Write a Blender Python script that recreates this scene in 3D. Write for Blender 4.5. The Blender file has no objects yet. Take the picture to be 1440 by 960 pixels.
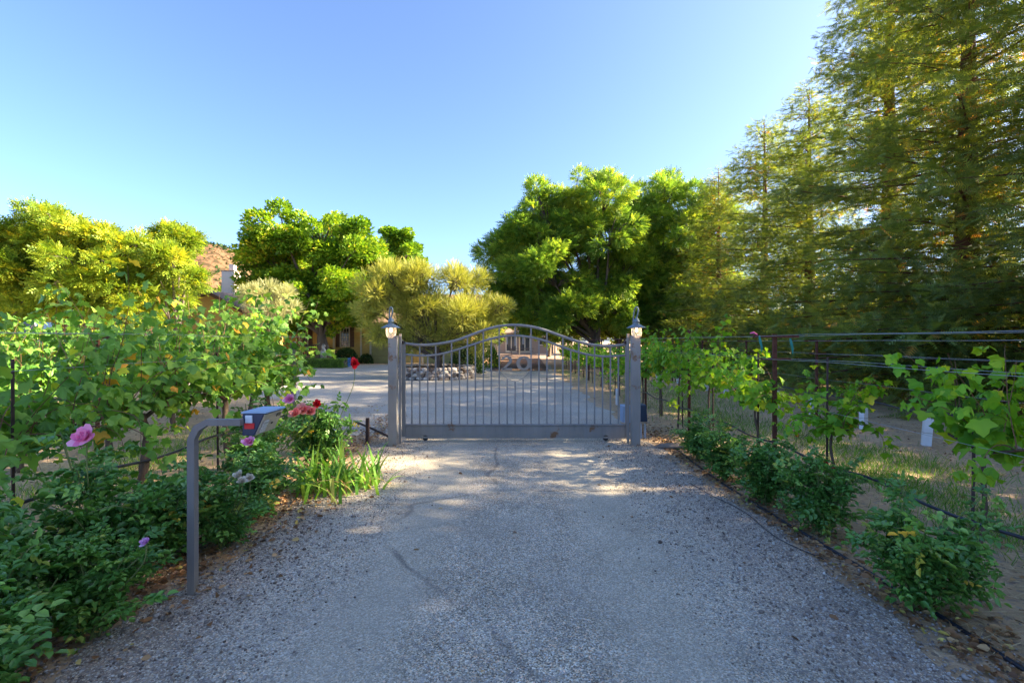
import bpy, math, random
import numpy as np
from mathutils import Vector, Matrix
R = np.random.default_rng(7)
random.seed(7)
PI = math.pi
scene = bpy.context.scene
COL = scene.collection
ORD = ['first','second','third','fourth','fifth','sixth','seventh','eighth','ninth','tenth','eleventh','twelfth','thirteenth',
       'fourteenth','fifteenth','sixteenth','seventeenth','eighteenth','nineteenth','twentieth','twenty-first','twenty-second','twenty-third','twenty-fourth']
F = 680.0
def PX(px, Y): return (px-720)/F*Y
def PZ(py, Y): return 1.6-(py-480)/F*Y

# ------------------------------------------------------------------ materials
def newmat(name):
    m = bpy.data.materials.new(name); m.use_nodes = True
    nt = m.node_tree; nt.nodes.clear()
    out = nt.nodes.new('ShaderNodeOutputMaterial')
    return m, nt, out
def N(nt, t, **kw):
    n = nt.nodes.new(t)
    for k, v in kw.items():
        if k.startswith('_'): setattr(n, k[1:], v)
        else: n.inputs[k.replace('__', ' ')].default_value = v
    return n
def ramp(nt, fac, stops, interp='LINEAR'):
    r = nt.nodes.new('ShaderNodeValToRGB'); r.color_ramp.interpolation = interp
    e = r.color_ramp.elements
    while len(e) < len(stops): e.new(0.5)
    for i, (p, c) in enumerate(stops):
        e[i].position = p; e[i].color = (*c, 1) if len(c) == 3 else c
    nt.links.new(fac, r.inputs[0]); return r.outputs[0]
def g(v): return (v, v, v)
def mixc(nt, fac, a, b, mode='MIX'):
    m = nt.nodes.new('ShaderNodeMix'); m.data_type = 'RGBA'; m.blend_type = mode
    for s, v in ((0, fac), (6, a), (7, b)):
        if isinstance(v, (int, float)): m.inputs[s].default_value = v
        elif isinstance(v, tuple): m.inputs[s].default_value = (*v, 1)
        else: nt.links.new(v, m.inputs[s])
    return m.outputs[2]
def math_(nt, op, a, b=0.0, c=None):
    m = nt.nodes.new('ShaderNodeMath'); m.operation = op; m.use_clamp = False
    for i, v in enumerate((a, b) if c is None else (a, b, c)):
        if isinstance(v, (int, float)): m.inputs[i].default_value = v
        else: nt.links.new(v, m.inputs[i])
    return m.outputs[0]
def coords(nt, scale=(1, 1, 1), kind='Object'):
    t = nt.nodes.new('ShaderNodeTexCoord'); mp = nt.nodes.new('ShaderNodeMapping')
    mp.inputs['Scale'].default_value = scale
    nt.links.new(t.outputs[kind], mp.inputs[0]); return mp.outputs[0]
def noise(nt, vec, scale, detail=4, rough=0.55, dist=0.0):
    n = N(nt, 'ShaderNodeTexNoise', Scale=scale, Detail=detail, Roughness=rough, Distortion=dist)
    nt.links.new(vec, n.inputs['Vector']); return n.outputs['Fac']
def bump(nt, h, strength, dist=0.01):
    b = N(nt, 'ShaderNodeBump', Strength=strength, Distance=dist)
    nt.links.new(h, b.inputs['Height']); return b.outputs[0]
def prin(nt, out, base, rough=0.6, metal=0.0, normal=None, spec=0.5, **kw):
    p = nt.nodes.new('ShaderNodeBsdfPrincipled')
    for key, v in (('Base Color', base), ('Roughness', rough), ('Metallic', metal), ('Specular IOR Level', spec)):
        if isinstance(v, (int, float)): p.inputs[key].default_value = v
        elif isinstance(v, tuple): p.inputs[key].default_value = (*v, 1)
        else: nt.links.new(v, p.inputs[key])
    if normal is not None: nt.links.new(normal, p.inputs['Normal'])
    for k, v in kw.items(): p.inputs[k.replace('__', ' ')].default_value = v
    nt.links.new(p.outputs[0], out.inputs[0]); return p

def leafmat(name, stops, trans=0.35, tmul=(1.25, 1.15, 0.5), rough=0.5, spec=0.35, nscale=3.0, gain=1.55):
    m, nt, out = newmat(name)
    a = nt.nodes.new('ShaderNodeAttribute'); a.attribute_name = 'rnd'
    oi = nt.nodes.new('ShaderNodeObjectInfo')
    f = math_(nt, 'ADD', a.outputs['Fac'], math_(nt, 'MULTIPLY', math_(nt, 'SUBTRACT', oi.outputs['Random'], 0.5), 0.12))
    c = ramp(nt, f, [(p, tuple(x*gain for x in col)) for p, col in stops])
    n = noise(nt, coords(nt), nscale, 3)
    c = mixc(nt, 1.0, c, ramp(nt, n, [(0.3, g(0.72)), (0.7, g(1.25))]), 'MULTIPLY')
    p = prin(nt, out, c, rough, spec=spec)
    t = nt.nodes.new('ShaderNodeBsdfTranslucent')
    nt.links.new(mixc(nt, 1.0, c, tmul, 'MULTIPLY'), t.inputs[0])
    mx = nt.nodes.new('ShaderNodeMixShader'); mx.inputs[0].default_value = trans
    nt.links.new(p.outputs[0], mx.inputs[1]); nt.links.new(t.outputs[0], mx.inputs[2])
    nt.links.new(mx.outputs[0], out.inputs[0])
    return m

def plain(name, col, rough=0.6, metal=0.0, var=0.2, nscale=6.0, bmp=0.1, bscale=40, spec=0.5, **kw):
    m, nt, out = newmat(name)
    v = coords(nt)
    c = mixc(nt, 1.0, tuple(col), ramp(nt, noise(nt, v, nscale, 5), [(0.25, g(1-var)), (0.75, g(1+var))]), 'MULTIPLY')
    prin(nt, out, c, rough, metal, bump(nt, noise(nt, v, bscale, 3), bmp, 0.01), spec, **kw)
    return m
def bark(name, a, b, scale=9.0):
    m, nt, out = newmat(name)
    v = coords(nt, (1, 1, 0.22))
    n = noise(nt, v, scale, 6, 0.65)
    n2 = noise(nt, coords(nt), 2.0, 3)
    c = mixc(nt, n2, ramp(nt, n, [(0.3, a), (0.7, b)]), tuple(x*0.8 for x in b))
    prin(nt, out, c, 0.9, 0, bump(nt, n, 0.8, 0.02), 0.2)
    return m
def paintmetal(name, col, rustcol=(0.16, 0.07, 0.03), thr=0.66, rough=0.5):
    m, nt, out = newmat(name)
    v = coords(nt, kind='Object')
    n = noise(nt, v, 2.6, 6, 0.6); n2 = noise(nt, v, 30, 4)
    r = ramp(nt, math_(nt, 'ADD', n, math_(nt, 'MULTIPLY', n2, 0.12)), [(thr, g(0)), (thr+0.05, g(1))])
    base = mixc(nt, 1.0, tuple(col), ramp(nt, noise(nt, coords(nt, (1, 1, 0.3)), 5, 5), [(0.3, g(0.82)), (0.7, g(1.12))]), 'MULTIPLY')
    tz = nt.nodes.new('ShaderNodeTexCoord'); sz = nt.nodes.new('ShaderNodeSeparateXYZ'); nt.links.new(tz.outputs['Object'], sz.inputs[0])
    low = ramp(nt, math_(nt, 'ADD', sz.outputs[2], math_(nt, 'MULTIPLY', noise(nt, coords(nt, (1, 1, .15)), 16, 4), 0.35)), [(0.12, g(0.65)), (0.42, g(0.0))])
    streak = ramp(nt, noise(nt, coords(nt, (1, 1, .05)), 38, 4, .7), [(0.55, g(0)), (0.75, g(0.45))])
    base = mixc(nt, low, base, (0.30, 0.255, 0.20)); base = mixc(nt, streak, base, tuple(x*.55 for x in col))
    c = mixc(nt, r, base, mixc(nt, n2, rustcol, (0.25, 0.15, 0.09)))
    prin(nt, out, c, mixc(nt, r, (rough,)*3, (0.9,)*3), 0.0, bump(nt, n2, 0.08, 0.004), 0.4)
    return m

def chip_nodes(nt, v):
    vo = N(nt, 'ShaderNodeTexVoronoi', Scale=135.0); nt.links.new(v, vo.inputs['Vector'])
    sep = nt.nodes.new('ShaderNodeSeparateColor'); nt.links.new(vo.outputs['Color'], sep.inputs[0])
    c1 = ramp(nt, sep.outputs[0], [(0.0, (0.10, 0.087, 0.066)), (0.35, (0.31, 0.282, 0.222)), (0.62, (0.50, 0.46, 0.365)), (0.85, (0.65, 0.60, 0.47)), (1.0, (0.90, 0.85, 0.70))])
    tint = ramp(nt, sep.outputs[1], [(0.0, (0.88, 0.95, 1.12)), (0.55, (1, 1, 1)), (0.85, (1.14, 1.0, 0.86)), (1.0, (1.3, 0.9, 0.75))])
    c1 = mixc(nt, 1.0, c1, tint, 'MULTIPLY')
    vo2 = N(nt, 'ShaderNodeTexVoronoi', Scale=42.0); nt.links.new(v, vo2.inputs['Vector'])
    sep2 = nt.nodes.new('ShaderNodeSeparateColor'); nt.links.new(vo2.outputs['Color'], sep2.inputs[0])
    big = ramp(nt, sep2.outputs[0], [(0.90, g(0)), (0.93, g(1))])
    c1 = mixc(nt, math_(nt, 'MULTIPLY', big, 0.5), c1, ramp(nt, sep2.outputs[1], [(0, (0.12, 0.12, 0.15)), (1, (0.5, 0.47, 0.43))]))
    return c1, vo.outputs['Distance'], sep.outputs[0]

def mat_driveway():
    m, nt, out = newmat('chipseal')
    v = coords(nt)
    c, dist, rn = chip_nodes(nt, v)
    big = noise(nt, v, 0.7, 5, 0.6); med = noise(nt, v, 3.5, 4, 0.6)
    c = mixc(nt, 1.0, c, ramp(nt, big, [(0.3, g(0.72)), (0.5, g(0.98)), (0.7, g(1.22))]), 'MULTIPLY')
    c = mixc(nt, 1.0, c, ramp(nt, med, [(0.3, g(0.84)), (0.7, g(1.14))]), 'MULTIPLY')
    # fines worn smooth and dusty in patches
    c = mixc(nt, math_(nt, 'MULTIPLY', ramp(nt, noise(nt, v, 0.9, 4), [(0.42, g(0)), (0.62, g(1))]), 0.35), c, (0.44, 0.41, 0.35))
    tcx = nt.nodes.new('ShaderNodeTexCoord'); sxx = nt.nodes.new('ShaderNodeSeparateXYZ'); nt.links.new(tcx.outputs['Object'], sxx.inputs[0])
    wt = math_(nt, 'ABSOLUTE', math_(nt, 'SUBTRACT', math_(nt, 'ABSOLUTE', math_(nt, 'ADD', sxx.outputs[0], math_(nt, 'MULTIPLY', math_(nt, 'SUBTRACT', noise(nt, v, 0.5, 2), 0.5), 0.5))), 0.82))
    wt = ramp(nt, wt, [(0.12, g(0.42)), (0.42, g(0))])
    c = mixc(nt, wt, c, (0.51, 0.47, 0.375))
    # fine cracks
    nz = N(nt, 'ShaderNodeTexNoise', Scale=1.6, Detail=5); nt.links.new(v, nz.inputs['Vector'])
    vv = mixc(nt, 0.22, v, nz.outputs['Color'])
    ed = N(nt, 'ShaderNodeTexVoronoi', Scale=0.42, _feature='DISTANCE_TO_EDGE'); nt.links.new(vv, ed.inputs['Vector'])
    crack = ramp(nt, ed.outputs['Distance'], [(0.0, g(1)), (0.002, g(1)), (0.009, g(0))])
    crack = math_(nt, 'MULTIPLY', crack, ramp(nt, noise(nt, v, 1.1, 2), [(0.36, g(0)), (0.52, g(0.55))]))
    c = mixc(nt, crack, c, (0.07, 0.07, 0.075))
    # oil / damp stains
    st = ramp(nt, noise(nt, coords(nt, (0.7, 1.2, 1)), 0.95, 3, 0.5, 0.4), [(0.64, g(0)), (0.80, g(0.32))])
    c = mixc(nt, st, c, (0.05, 0.055, 0.075))
    # dirt and leaf dust towards the verges
    tc = nt.nodes.new('ShaderNodeTexCoord'); sx = nt.nodes.new('ShaderNodeSeparateXYZ'); nt.links.new(tc.outputs['Object'], sx.inputs[0])
    ax = math_(nt, 'ABSOLUTE', math_(nt, 'ADD', sx.outputs[0], 0.05))
    d = math_(nt, 'ADD', ax, math_(nt, 'MULTIPLY', math_(nt, 'SUBTRACT', med, 0.5), 0.9))
    near = math_(nt, 'LESS_THAN', sx.outputs[1], 8.4)
    dirt = math_(nt, 'MULTIPLY', ramp(nt, math_(nt, 'DIVIDE', d, 3.0), [(0.47, g(0)), (0.63, g(0.8))]), near)
    fine = ramp(nt, noise(nt, v, 60, 4, 0.7), [(0.3, (0.17, 0.125, 0.095)), (0.7, (0.38, 0.30, 0.235))])
    c = mixc(nt, math_(nt, 'MULTIPLY', dirt, ramp(nt, rn, [(0.5, g(1)), (0.8, g(0.25))])), c, fine)
    h = math_(nt, 'SUBTRACT', 1.0, dist)
    prin(nt, out, c, 0.85, 0, bump(nt, h, 0.6, 0.006), 0.25)
    return m
def mat_court():
    m, nt, out = newmat('court_gravel')
    v = coords(nt)
    c, dist, rn = chip_nodes(nt, v)
    c = mixc(nt, 0.55, c, (0.40, 0.375, 0.34))
    c = mixc(nt, 1.0, c, ramp(nt, noise(nt, v, 0.5, 5), [(0.3, g(0.8)), (0.7, g(1.2))]), 'MULTIPLY')
    prin(nt, out, c, 0.9, 0, bump(nt, dist, 0.3, 0.006), 0.2)
    return m
def mat_dirt(name, a, b, straw=(0.42, 0.33, 0.19), sfac=0.5, red=False):
    m, nt, out = newmat(name)
    v = coords(nt)
    n = noise(nt, v, 1.2, 6, 0.62); n2 = noise(nt, v, 26, 5, 0.7)
    c = mixc(nt, n2, a, b)
    c = mixc(nt, 1.0, c, ramp(nt, n, [(0.3, g(0.72)), (0.7, g(1.25))]), 'MULTIPLY')
    s1 = noise(nt, coords(nt, (1, 0.12, 1)), 95, 3, 0.6, 0.8); s2 = noise(nt, coords(nt, (0.14, 1, 1)), 85, 3, 0.6, 0.8)
    s = ramp(nt, math_(nt, 'MAXIMUM', s1, s2), [(0.57, g(0)), (0.68, g(1))])
    s = math_(nt, 'MULTIPLY', s, ramp(nt, noise(nt, v, 0.8, 4), [(0.35, g(0.1)), (0.6, g(sfac))]))
    c = mixc(nt, s, c, straw)
    vo = N(nt, 'ShaderNodeTexVoronoi', Scale=34.0); nt.links.new(v, vo.inputs['Vector'])
    sp = nt.nodes.new('ShaderNodeSeparateColor'); nt.links.new(vo.outputs['Color'], sp.inputs[0])
    c = mixc(nt, ramp(nt, sp.outputs[0], [(0.86, g(0)), (0.9, g(0.6))]), c, ramp(nt, sp.outputs[1], [(0, (0.10, 0.09, 0.09)), (1, (0.34, 0.31, 0.28))]))
    hb = math_(nt, 'ADD', n2, math_(nt, 'MULTIPLY', n, 2.0))
    prin(nt, out, c, 0.95, 0, bump(nt, hb, 0.7, 0.02), 0.15)
    return m

M = {}
M['chip'] = mat_driveway()
M['court'] = mat_court()
M['dirt'] = mat_dirt('vineyard_soil', (0.36, 0.235, 0.14), (0.60, 0.43, 0.27), (0.78, 0.62, 0.38), 0.85)
M['backpath'] = mat_dirt('leafy_track', (0.11, 0.06, 0.04), (0.20, 0.135, 0.10), (0.34, 0.24, 0.15), 0.5)
M['gate'] = paintmetal('grey_gate_paint', (0.235, 0.232, 0.235), thr=0.70)
M['post'] = paintmetal('grey_post_paint', (0.27, 0.265, 0.265), thr=0.63)
M['pedestal'] = paintmetal('taupe_pedestal_paint', (0.20, 0.19, 0.19), thr=0.72)
M['verdigris'] = plain('weathered_lamp_metal', (0.15, 0.20, 0.24), 0.45, 0.35, 0.3, 20, 0.05)
M['rust'] = plain('rusty_steel', (0.10, 0.035, 0.022), 0.85, 0.1, 0.4, 25, 0.2, 80)
M['darksteel'] = plain('dark_stake_steel', (0.05, 0.03, 0.028), 0.8, 0.1, 0.4, 25, 0.1, 80)
M['hose'] = plain('black_poly_hose', (0.018, 0.022, 0.035), 0.38, 0, 0.2, 10, 0.02)
M['wire'] = plain('galvanised_wire', (0.42, 0.44, 0.46), 0.4, 0.7, 0.2, 10, 0.0)
M['boxblue'] = plain('navy_plastic', (0.012, 0.035, 0.09), 0.35, 0, 0.1, 8, 0.02)
M['steel'] = plain('brushed_steel', (0.36, 0.35, 0.33), 0.38, 0.6, 0.15, 30, 0.03)
M['key'] = plain('pale_keys', (0.62, 0.64, 0.66), 0.4)
M['dark'] = plain('dark_plastic', (0.02, 0.02, 0.025), 0.4)
M['white'] = plain('white_button', (0.62, 0.70, 0.80), 0.35, var=0.08)
M['red'] = plain('red_sticker', (0.62, 0.02, 0.03), 0.45, var=0.08)
M['tube'] = plain('white_grow_tube', (0.72, 0.74, 0.78), 0.55, var=0.1)
M['ltblue'] = plain('pale_blue_plastic', (0.27, 0.40, 0.60), 0.45, var=0.08)
M['midblue'] = plain('blue_plastic', (0.03, 0.16, 0.45), 0.45, var=0.1)
M['green_tie'] = plain('teal_tie', (0.02, 0.22, 0.20), 0.6)
M['pink_tie'] = plain('pink_ribbon', (0.75, 0.12, 0.35), 0.6)
M['bark'] = bark('grey_bark', (0.055, 0.042, 0.034), (0.17, 0.14, 0.115))
M['redbark'] = bark('redwood_bark', (0.06, 0.03, 0.02), (0.17, 0.09, 0.055))
M['vinebark'] = bark('vine_bark', (0.05, 0.035, 0.027), (0.17, 0.125, 0.095), 30)
M['whitebark'] = bark('pale_bark', (0.5, 0.42, 0.33), (0.75, 0.66, 0.55))
M['cane'] = plain('green_cane', (0.13, 0.17, 0.05), 0.6, var=0.35, nscale=4)
M['redcane'] = plain('brown_shoot', (0.17, 0.085, 0.045), 0.7, var=0.35, nscale=5)
M['stone'] = None
M['l_walnut'] = leafmat('walnut_leaf', [(0, (0.034, 0.080, 0.014)), (0.45, (0.078, 0.138, 0.022)), (0.8, (0.14, 0.19, 0.026)), (1, (0.25, 0.27, 0.03))], 0.48, gain=2.5)
M['l_yellowwalnut'] = leafmat('yellowing_walnut_leaf', [(0, (0.06, 0.115, 0.014)), (0.4, (0.125, 0.19, 0.02)), (0.8, (0.22, 0.25, 0.022)), (1, (0.40, 0.33, 0.02))], 0.42, gain=1.9)
M['l_mulberry'] = leafmat('mulberry_leaf', [(0, (0.045, 0.11, 0.012)), (0.4, (0.10, 0.19, 0.015)), (0.85, (0.20, 0.27, 0.018)), (1, (0.36, 0.30, 0.03))], 0.42, gain=1.75)
M['l_olive'] = leafmat('olive_leaf', [(0, (0.12, 0.15, 0.035)), (0.5, (0.24, 0.26, 0.05)), (1, (0.40, 0.38, 0.08))], 0.35, (1.1, 1.05, 0.5))
M['l_paleolive'] = leafmat('pale_olive_leaf', [(0, (0.17, 0.19, 0.08)), (0.5, (0.29, 0.30, 0.14)), (1, (0.42, 0.40, 0.20))], 0.28, (1.1, 1.05, 0.7))
M['l_redwood'] = leafmat('redwood_needles', [(0, (0.045, 0.070, 0.026)), (0.5, (0.082, 0.125, 0.036)), (0.84, (0.145, 0.18, 0.034)), (0.95, (0.24, 0.21, 0.035)), (1, (0.30, 0.15, 0.04))], 0.45, (1.7, 1.4, 0.4), gain=2.1)
M['l_vine'] = leafmat('grape_leaf', [(0, (0.034, 0.095, 0.018)), (0.5, (0.075, 0.165, 0.028)), (0.85, (0.145, 0.24, 0.034)), (0.95, (0.32, 0.34, 0.03)), (1, (0.45, 0.22, 0.03))], 0.42, (1.3, 1.2, 0.45), 0.45, gain=2.2)
M['l_youngvine'] = leafmat('young_grape_leaf', [(0, (0.06, 0.18, 0.012)), (0.5, (0.13, 0.29, 0.018)), (0.9, (0.24, 0.37, 0.02)), (1, (0.50, 0.40, 0.04))], 0.45, (1.3, 1.15, 0.4), 0.45)
M['l_rose'] = leafmat('rose_leaf', [(0, (0.022, 0.066, 0.016)), (0.5, (0.050, 0.12, 0.024)), (0.8, (0.10, 0.18, 0.036)), (0.9, (0.17, 0.20, 0.045)), (0.96, (0.20, 0.24, 0.04)), (1, (0.42, 0.26, 0.04))], 0.25, (1.2, 1.2, 0.5), 0.32, 0.5, gain=2.6)
M['l_iris'] = leafmat('iris_blade', [(0, (0.06, 0.17, 0.025)), (0.5, (0.13, 0.28, 0.035)), (0.8, (0.25, 0.35, 0.06)), (0.9, (0.42, 0.33, 0.14)), (1, (0.42, 0.26, 0.13))], 0.35)
M['l_grass'] = leafmat('green_grass', [(0, (0.04, 0.12, 0.012)), (0.6, (0.09, 0.22, 0.018)), (0.9, (0.24, 0.30, 0.04)), (1, (0.42, 0.36, 0.14))], 0.35)
M['l_dark'] = leafmat('dark_shrub_leaf', [(0, (0.015, 0.04, 0.01)), (1, (0.04, 0.08, 0.015))], 0.2)
M['l_box'] = leafmat('clipped_hedge_leaf', [(0, (0.05, 0.11, 0.015)), (1, (0.13, 0.22, 0.03))], 0.2)
M['l_far'] = leafmat('far_tree_leaf', [(0, (0.05, 0.10, 0.02)), (0.6, (0.12, 0.17, 0.02)), (1, (0.24, 0.24, 0.03))], 0.3)
M['l_dry'] = leafmat('dry_leaf_litter', [(0, (0.10, 0.05, 0.025)), (0.5, (0.26, 0.13, 0.055)), (0.85, (0.42, 0.27, 0.13)), (1, (0.5, 0.42, 0.10))], 0.1, gain=1.15)
M['l_straw'] = leafmat('dry_straw', [(0, (0.28, 0.2, 0.11)), (1, (0.58, 0.47, 0.29))], 0.15, gain=1.15)
M['p_pink'] = leafmat('pink_petal', [(0, (0.62, 0.13, 0.36)), (1, (0.85, 0.42, 0.62))], 0.3, (1, 1, 1), gain=1.3)
M['p_lilac'] = leafmat('lilac_petal', [(0, (0.50, 0.22, 0.50)), (1, (0.75, 0.50, 0.72))], 0.3, (1, 1, 1), gain=1.3)
M['p_white'] = leafmat('cream_petal', [(0, (0.70, 0.62, 0.48)), (1, (0.85, 0.80, 0.70))], 0.3, (1, 1, 1), gain=1.0)
M['p_coral'] = leafmat('coral_petal', [(0, (0.62, 0.13, 0.12)), (1, (0.70, 0.38, 0.34))], 0.3, (1, 1, 1), gain=1.3)
M['p_red'] = leafmat('red_petal', [(0, (0.35, 0.006, 0.012)), (1, (0.62, 0.015, 0.03))], 0.3, (1, 1, 1), gain=1.3)

def stone_mat():
    m, nt, out = newmat('field_stone')
    a = nt.nodes.new('ShaderNodeAttribute'); a.attribute_name = 'rnd'
    c = ramp(nt, a.outputs['Fac'], [(0, (0.12, 0.09, 0.075)), (0.35, (0.24, 0.20, 0.17)), (0.7, (0.36, 0.32, 0.29)), (1, (0.55, 0.52, 0.48))])
    n = noise(nt, coords(nt), 14, 5)
    c = mixc(nt, 1.0, c, ramp(nt, n, [(0.3, g(0.7)), (0.7, g(1.2))]), 'MULTIPLY')
    prin(nt, out, c, 0.9, 0, bump(nt, n, 0.5, 0.02), 0.2); return m
M['stone'] = stone_mat()
def siding(name, col, pitch=0.15):
    m, nt, out = newmat(name)
    t = nt.nodes.new('ShaderNodeTexCoord'); s = nt.nodes.new('ShaderNodeSeparateXYZ'); nt.links.new(t.outputs['Object'], s.inputs[0])
    fr = math_(nt, 'FRACT', math_(nt, 'DIVIDE', s.outputs[2], pitch))
    c = mixc(nt, 1.0, tuple(col), ramp(nt, noise(nt, coords(nt), 2.5, 4), [(0.3, g(0.88)), (0.7, g(1.08))]), 'MULTIPLY')
    c = mixc(nt, ramp(nt, fr, [(0.0, g(0.5)), (0.07, g(0.0))]), c, tuple(x*0.25 for x in col))
    prin(nt, out, c, 0.7, 0, bump(nt, fr, 0.6, 0.02), 0.3); return m
M['siding'] = siding('yellow_lap_siding', (0.62, 0.42, 0.13))
M['garage'] = siding('olive_garage_panel', (0.36, 0.33, 0.14), 0.5)
M['cream'] = plain('cream_stucco', (0.27, 0.20, 0.15), 0.85, var=0.08)
M['trimw'] = plain('cream_trim', (0.62, 0.56, 0.42), 0.6, var=0.06)
M['chim'] = plain('chimney_stucco', (0.66, 0.58, 0.50), 0.85, var=0.06)
M['shutter'] = plain('brown_shutter', (0.11, 0.055, 0.03), 0.6)
M['glass'] = plain('dark_window_glass', (0.03, 0.04, 0.05), 0.08, var=0.05, bmp=0.0, spec=0.8)
M['navy'] = plain('navy_canvas', (0.02, 0.045, 0.16), 0.7, var=0.1)
M['rail'] = plain('dark_railing', (0.06, 0.05, 0.045), 0.5)
def shingles():
    m, nt, out = newmat('brown_shingle')
    v = coords(nt)
    b = N(nt, 'ShaderNodeTexBrick', Scale=3.0); b.offset = 0.5
    b.inputs['Color1'].default_value = (0.30, 0.20, 0.14, 1); b.inputs['Color2'].default_value = (0.42, 0.30, 0.22, 1); b.inputs['Mortar'].default_value = (0.12, 0.08, 0.06, 1)
    b.inputs['Mortar Size'].default_value = 0.015
    nt.links.new(v, b.inputs['Vector'])
    c = mixc(nt, 1.0, b.outputs[0], ramp(nt, noise(nt, v, 1.5, 4), [(0.3, g(0.8)), (0.7, g(1.15))]), 'MULTIPLY')
    prin(nt, out, c, 0.9, 0, bump(nt, b.outputs['Fac'], 0.4, 0.02), 0.2); return m
M['roof'] = shingles()
def hillmat():
    m, nt, out = newmat('dry_hillside')
    v = coords(nt)
    n = noise(nt, v, 0.035, 6, 0.6); n2 = noise(nt, v, 0.2, 5, 0.7)
    c = mixc(nt, n, (0.13, 0.065, 0.036), (0.21, 0.125, 0.07))
    c = mixc(nt, ramp(nt, n2, [(0.46, g(0)), (0.54, g(0.85))]), c, (0.045, 0.038, 0.02))
    prin(nt, out, c, 0.95, spec=0.1); return m
M['hill'] = hillmat()
def glassy():
    m, nt, out = newmat('lamp_glass')
    p = prin(nt, out, (0.9, 0.92, 0.95), 0.08, 0.0, spec=0.6)
    tr = nt.nodes.new('ShaderNodeBsdfTransparent'); mx = nt.nodes.new('ShaderNodeMixShader')
    fr = N(nt, 'ShaderNodeLayerWeight', Blend=0.55)
    nt.links.new(ramp(nt, fr.outputs['Facing'], [(0.0, g(0.18)), (1.0, g(0.75))]), mx.inputs[0])
    nt.links.new(tr.outputs[0], mx.inputs[1]); nt.links.new(p.outputs[0], mx.inputs[2]); nt.links.new(mx.outputs[0], out.inputs[0])
    return m
M['lampglass'] = glassy()
def emis(name, col, s):
    m, nt, out = newmat(name); e = nt.nodes.new('ShaderNodeEmission'); e.inputs[0].default_value = (*col, 1); e.inputs[1].default_value = s
    nt.links.new(e.outputs[0], out.inputs[0]); return m
M['bulb'] = emis('warm_bulb', (1.0, 0.60, 0.25), 2.2)

# ------------------------------------------------------------------ mesh helpers
def tag(o, label=None, cat=None, group=None, kind=None):
    if label: o['label'] = label
    if cat: o['category'] = cat
    if group: o['group'] = group
    if kind: o['kind'] = kind
    return o
def link(name, me, mat, parent=None, loc=None):
    o = bpy.data.objects.new(name, me); COL.objects.link(o)
    if mat is not None and len(me.materials) == 0: me.materials.append(mat)
    if parent is not None: o.parent = parent
    if loc is not None: o.location = loc
    return o
def empty(name, loc=(0, 0, 0), rz=0.0, **kw):
    o = bpy.data.objects.new(name, None); COL.objects.link(o); o.location = loc; o.rotation_euler = (0, 0, rz)
    o.empty_display_size = 0.2
    return tag(o, **kw)
def rawmesh(name, V, counts, idx, rnd=None, smooth=False):
    me = bpy.data.meshes.new(name)
    V = np.asarray(V, dtype=np.float32); counts = np.asarray(counts, dtype=np.int32); idx = np.asarray(idx, dtype=np.int32)
    me.vertices.add(len(V)); me.vertices.foreach_set('co', V.ravel())
    me.loops.add(len(idx)); me.loops.foreach_set('vertex_index', idx)
    me.polygons.add(len(counts)); me.polygons.foreach_set('loop_start', np.concatenate([[0], np.cumsum(counts)[:-1]]).astype(np.int32))
    if smooth: me.polygons.foreach_set('use_smooth', np.ones(len(counts), dtype=bool))
    me.update(calc_edges=True)
    if rnd is not None:
        a = me.attributes.new('rnd', 'FLOAT', 'FACE'); a.data.foreach_set('value', np.asarray(rnd, dtype=np.float32))
    return me
class Cloud:
    """copies of small leaf templates gathered in one mesh"""
    def __init__(s): s.V = []; s.C = []; s.I = []; s.A = []; s.n = 0
    def add(s, tpl, P, Ydir, Nrm, S, rnd):
        tv, tf = tpl
        P = np.asarray(P, float); n = len(P)
        if n == 0: return
        y = Ydir/np.linalg.norm(Ydir, axis=1, keepdims=True)
        x = np.cross(y, Nrm); x /= (np.linalg.norm(x, axis=1, keepdims=True)+1e-9)
        z = np.cross(x, y)
        S = np.broadcast_to(np.asarray(S, float), (n,))
        W = (tv[None, :, 0:1]*x[:, None, :] + tv[None, :, 1:2]*y[:, None, :] + tv[None, :, 2:3]*z[:, None, :])*S[:, None, None] + P[:, None, :]
        k = len(tv)
        cnt = np.array([len(f) for f in tf]); flat = np.concatenate([np.array(f) for f in tf])
        off = s.n + np.arange(n)*k
        s.V.append(W.reshape(-1, 3)); s.I.append((flat[None, :]+off[:, None]).ravel()); s.C.append(np.tile(cnt, n))
        s.A.append(np.repeat(rnd, len(tf))); s.n += n*k
    def mesh(s, name, smooth=False):
        return rawmesh(name, np.concatenate(s.V), np.concatenate(s.C), np.concatenate(s.I), np.concatenate(s.A), smooth)
def unit(v): return v/(np.linalg.norm(v, axis=-1, keepdims=True)+1e-9)
def rdir(n): return unit(R.normal(size=(n, 3)))

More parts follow.
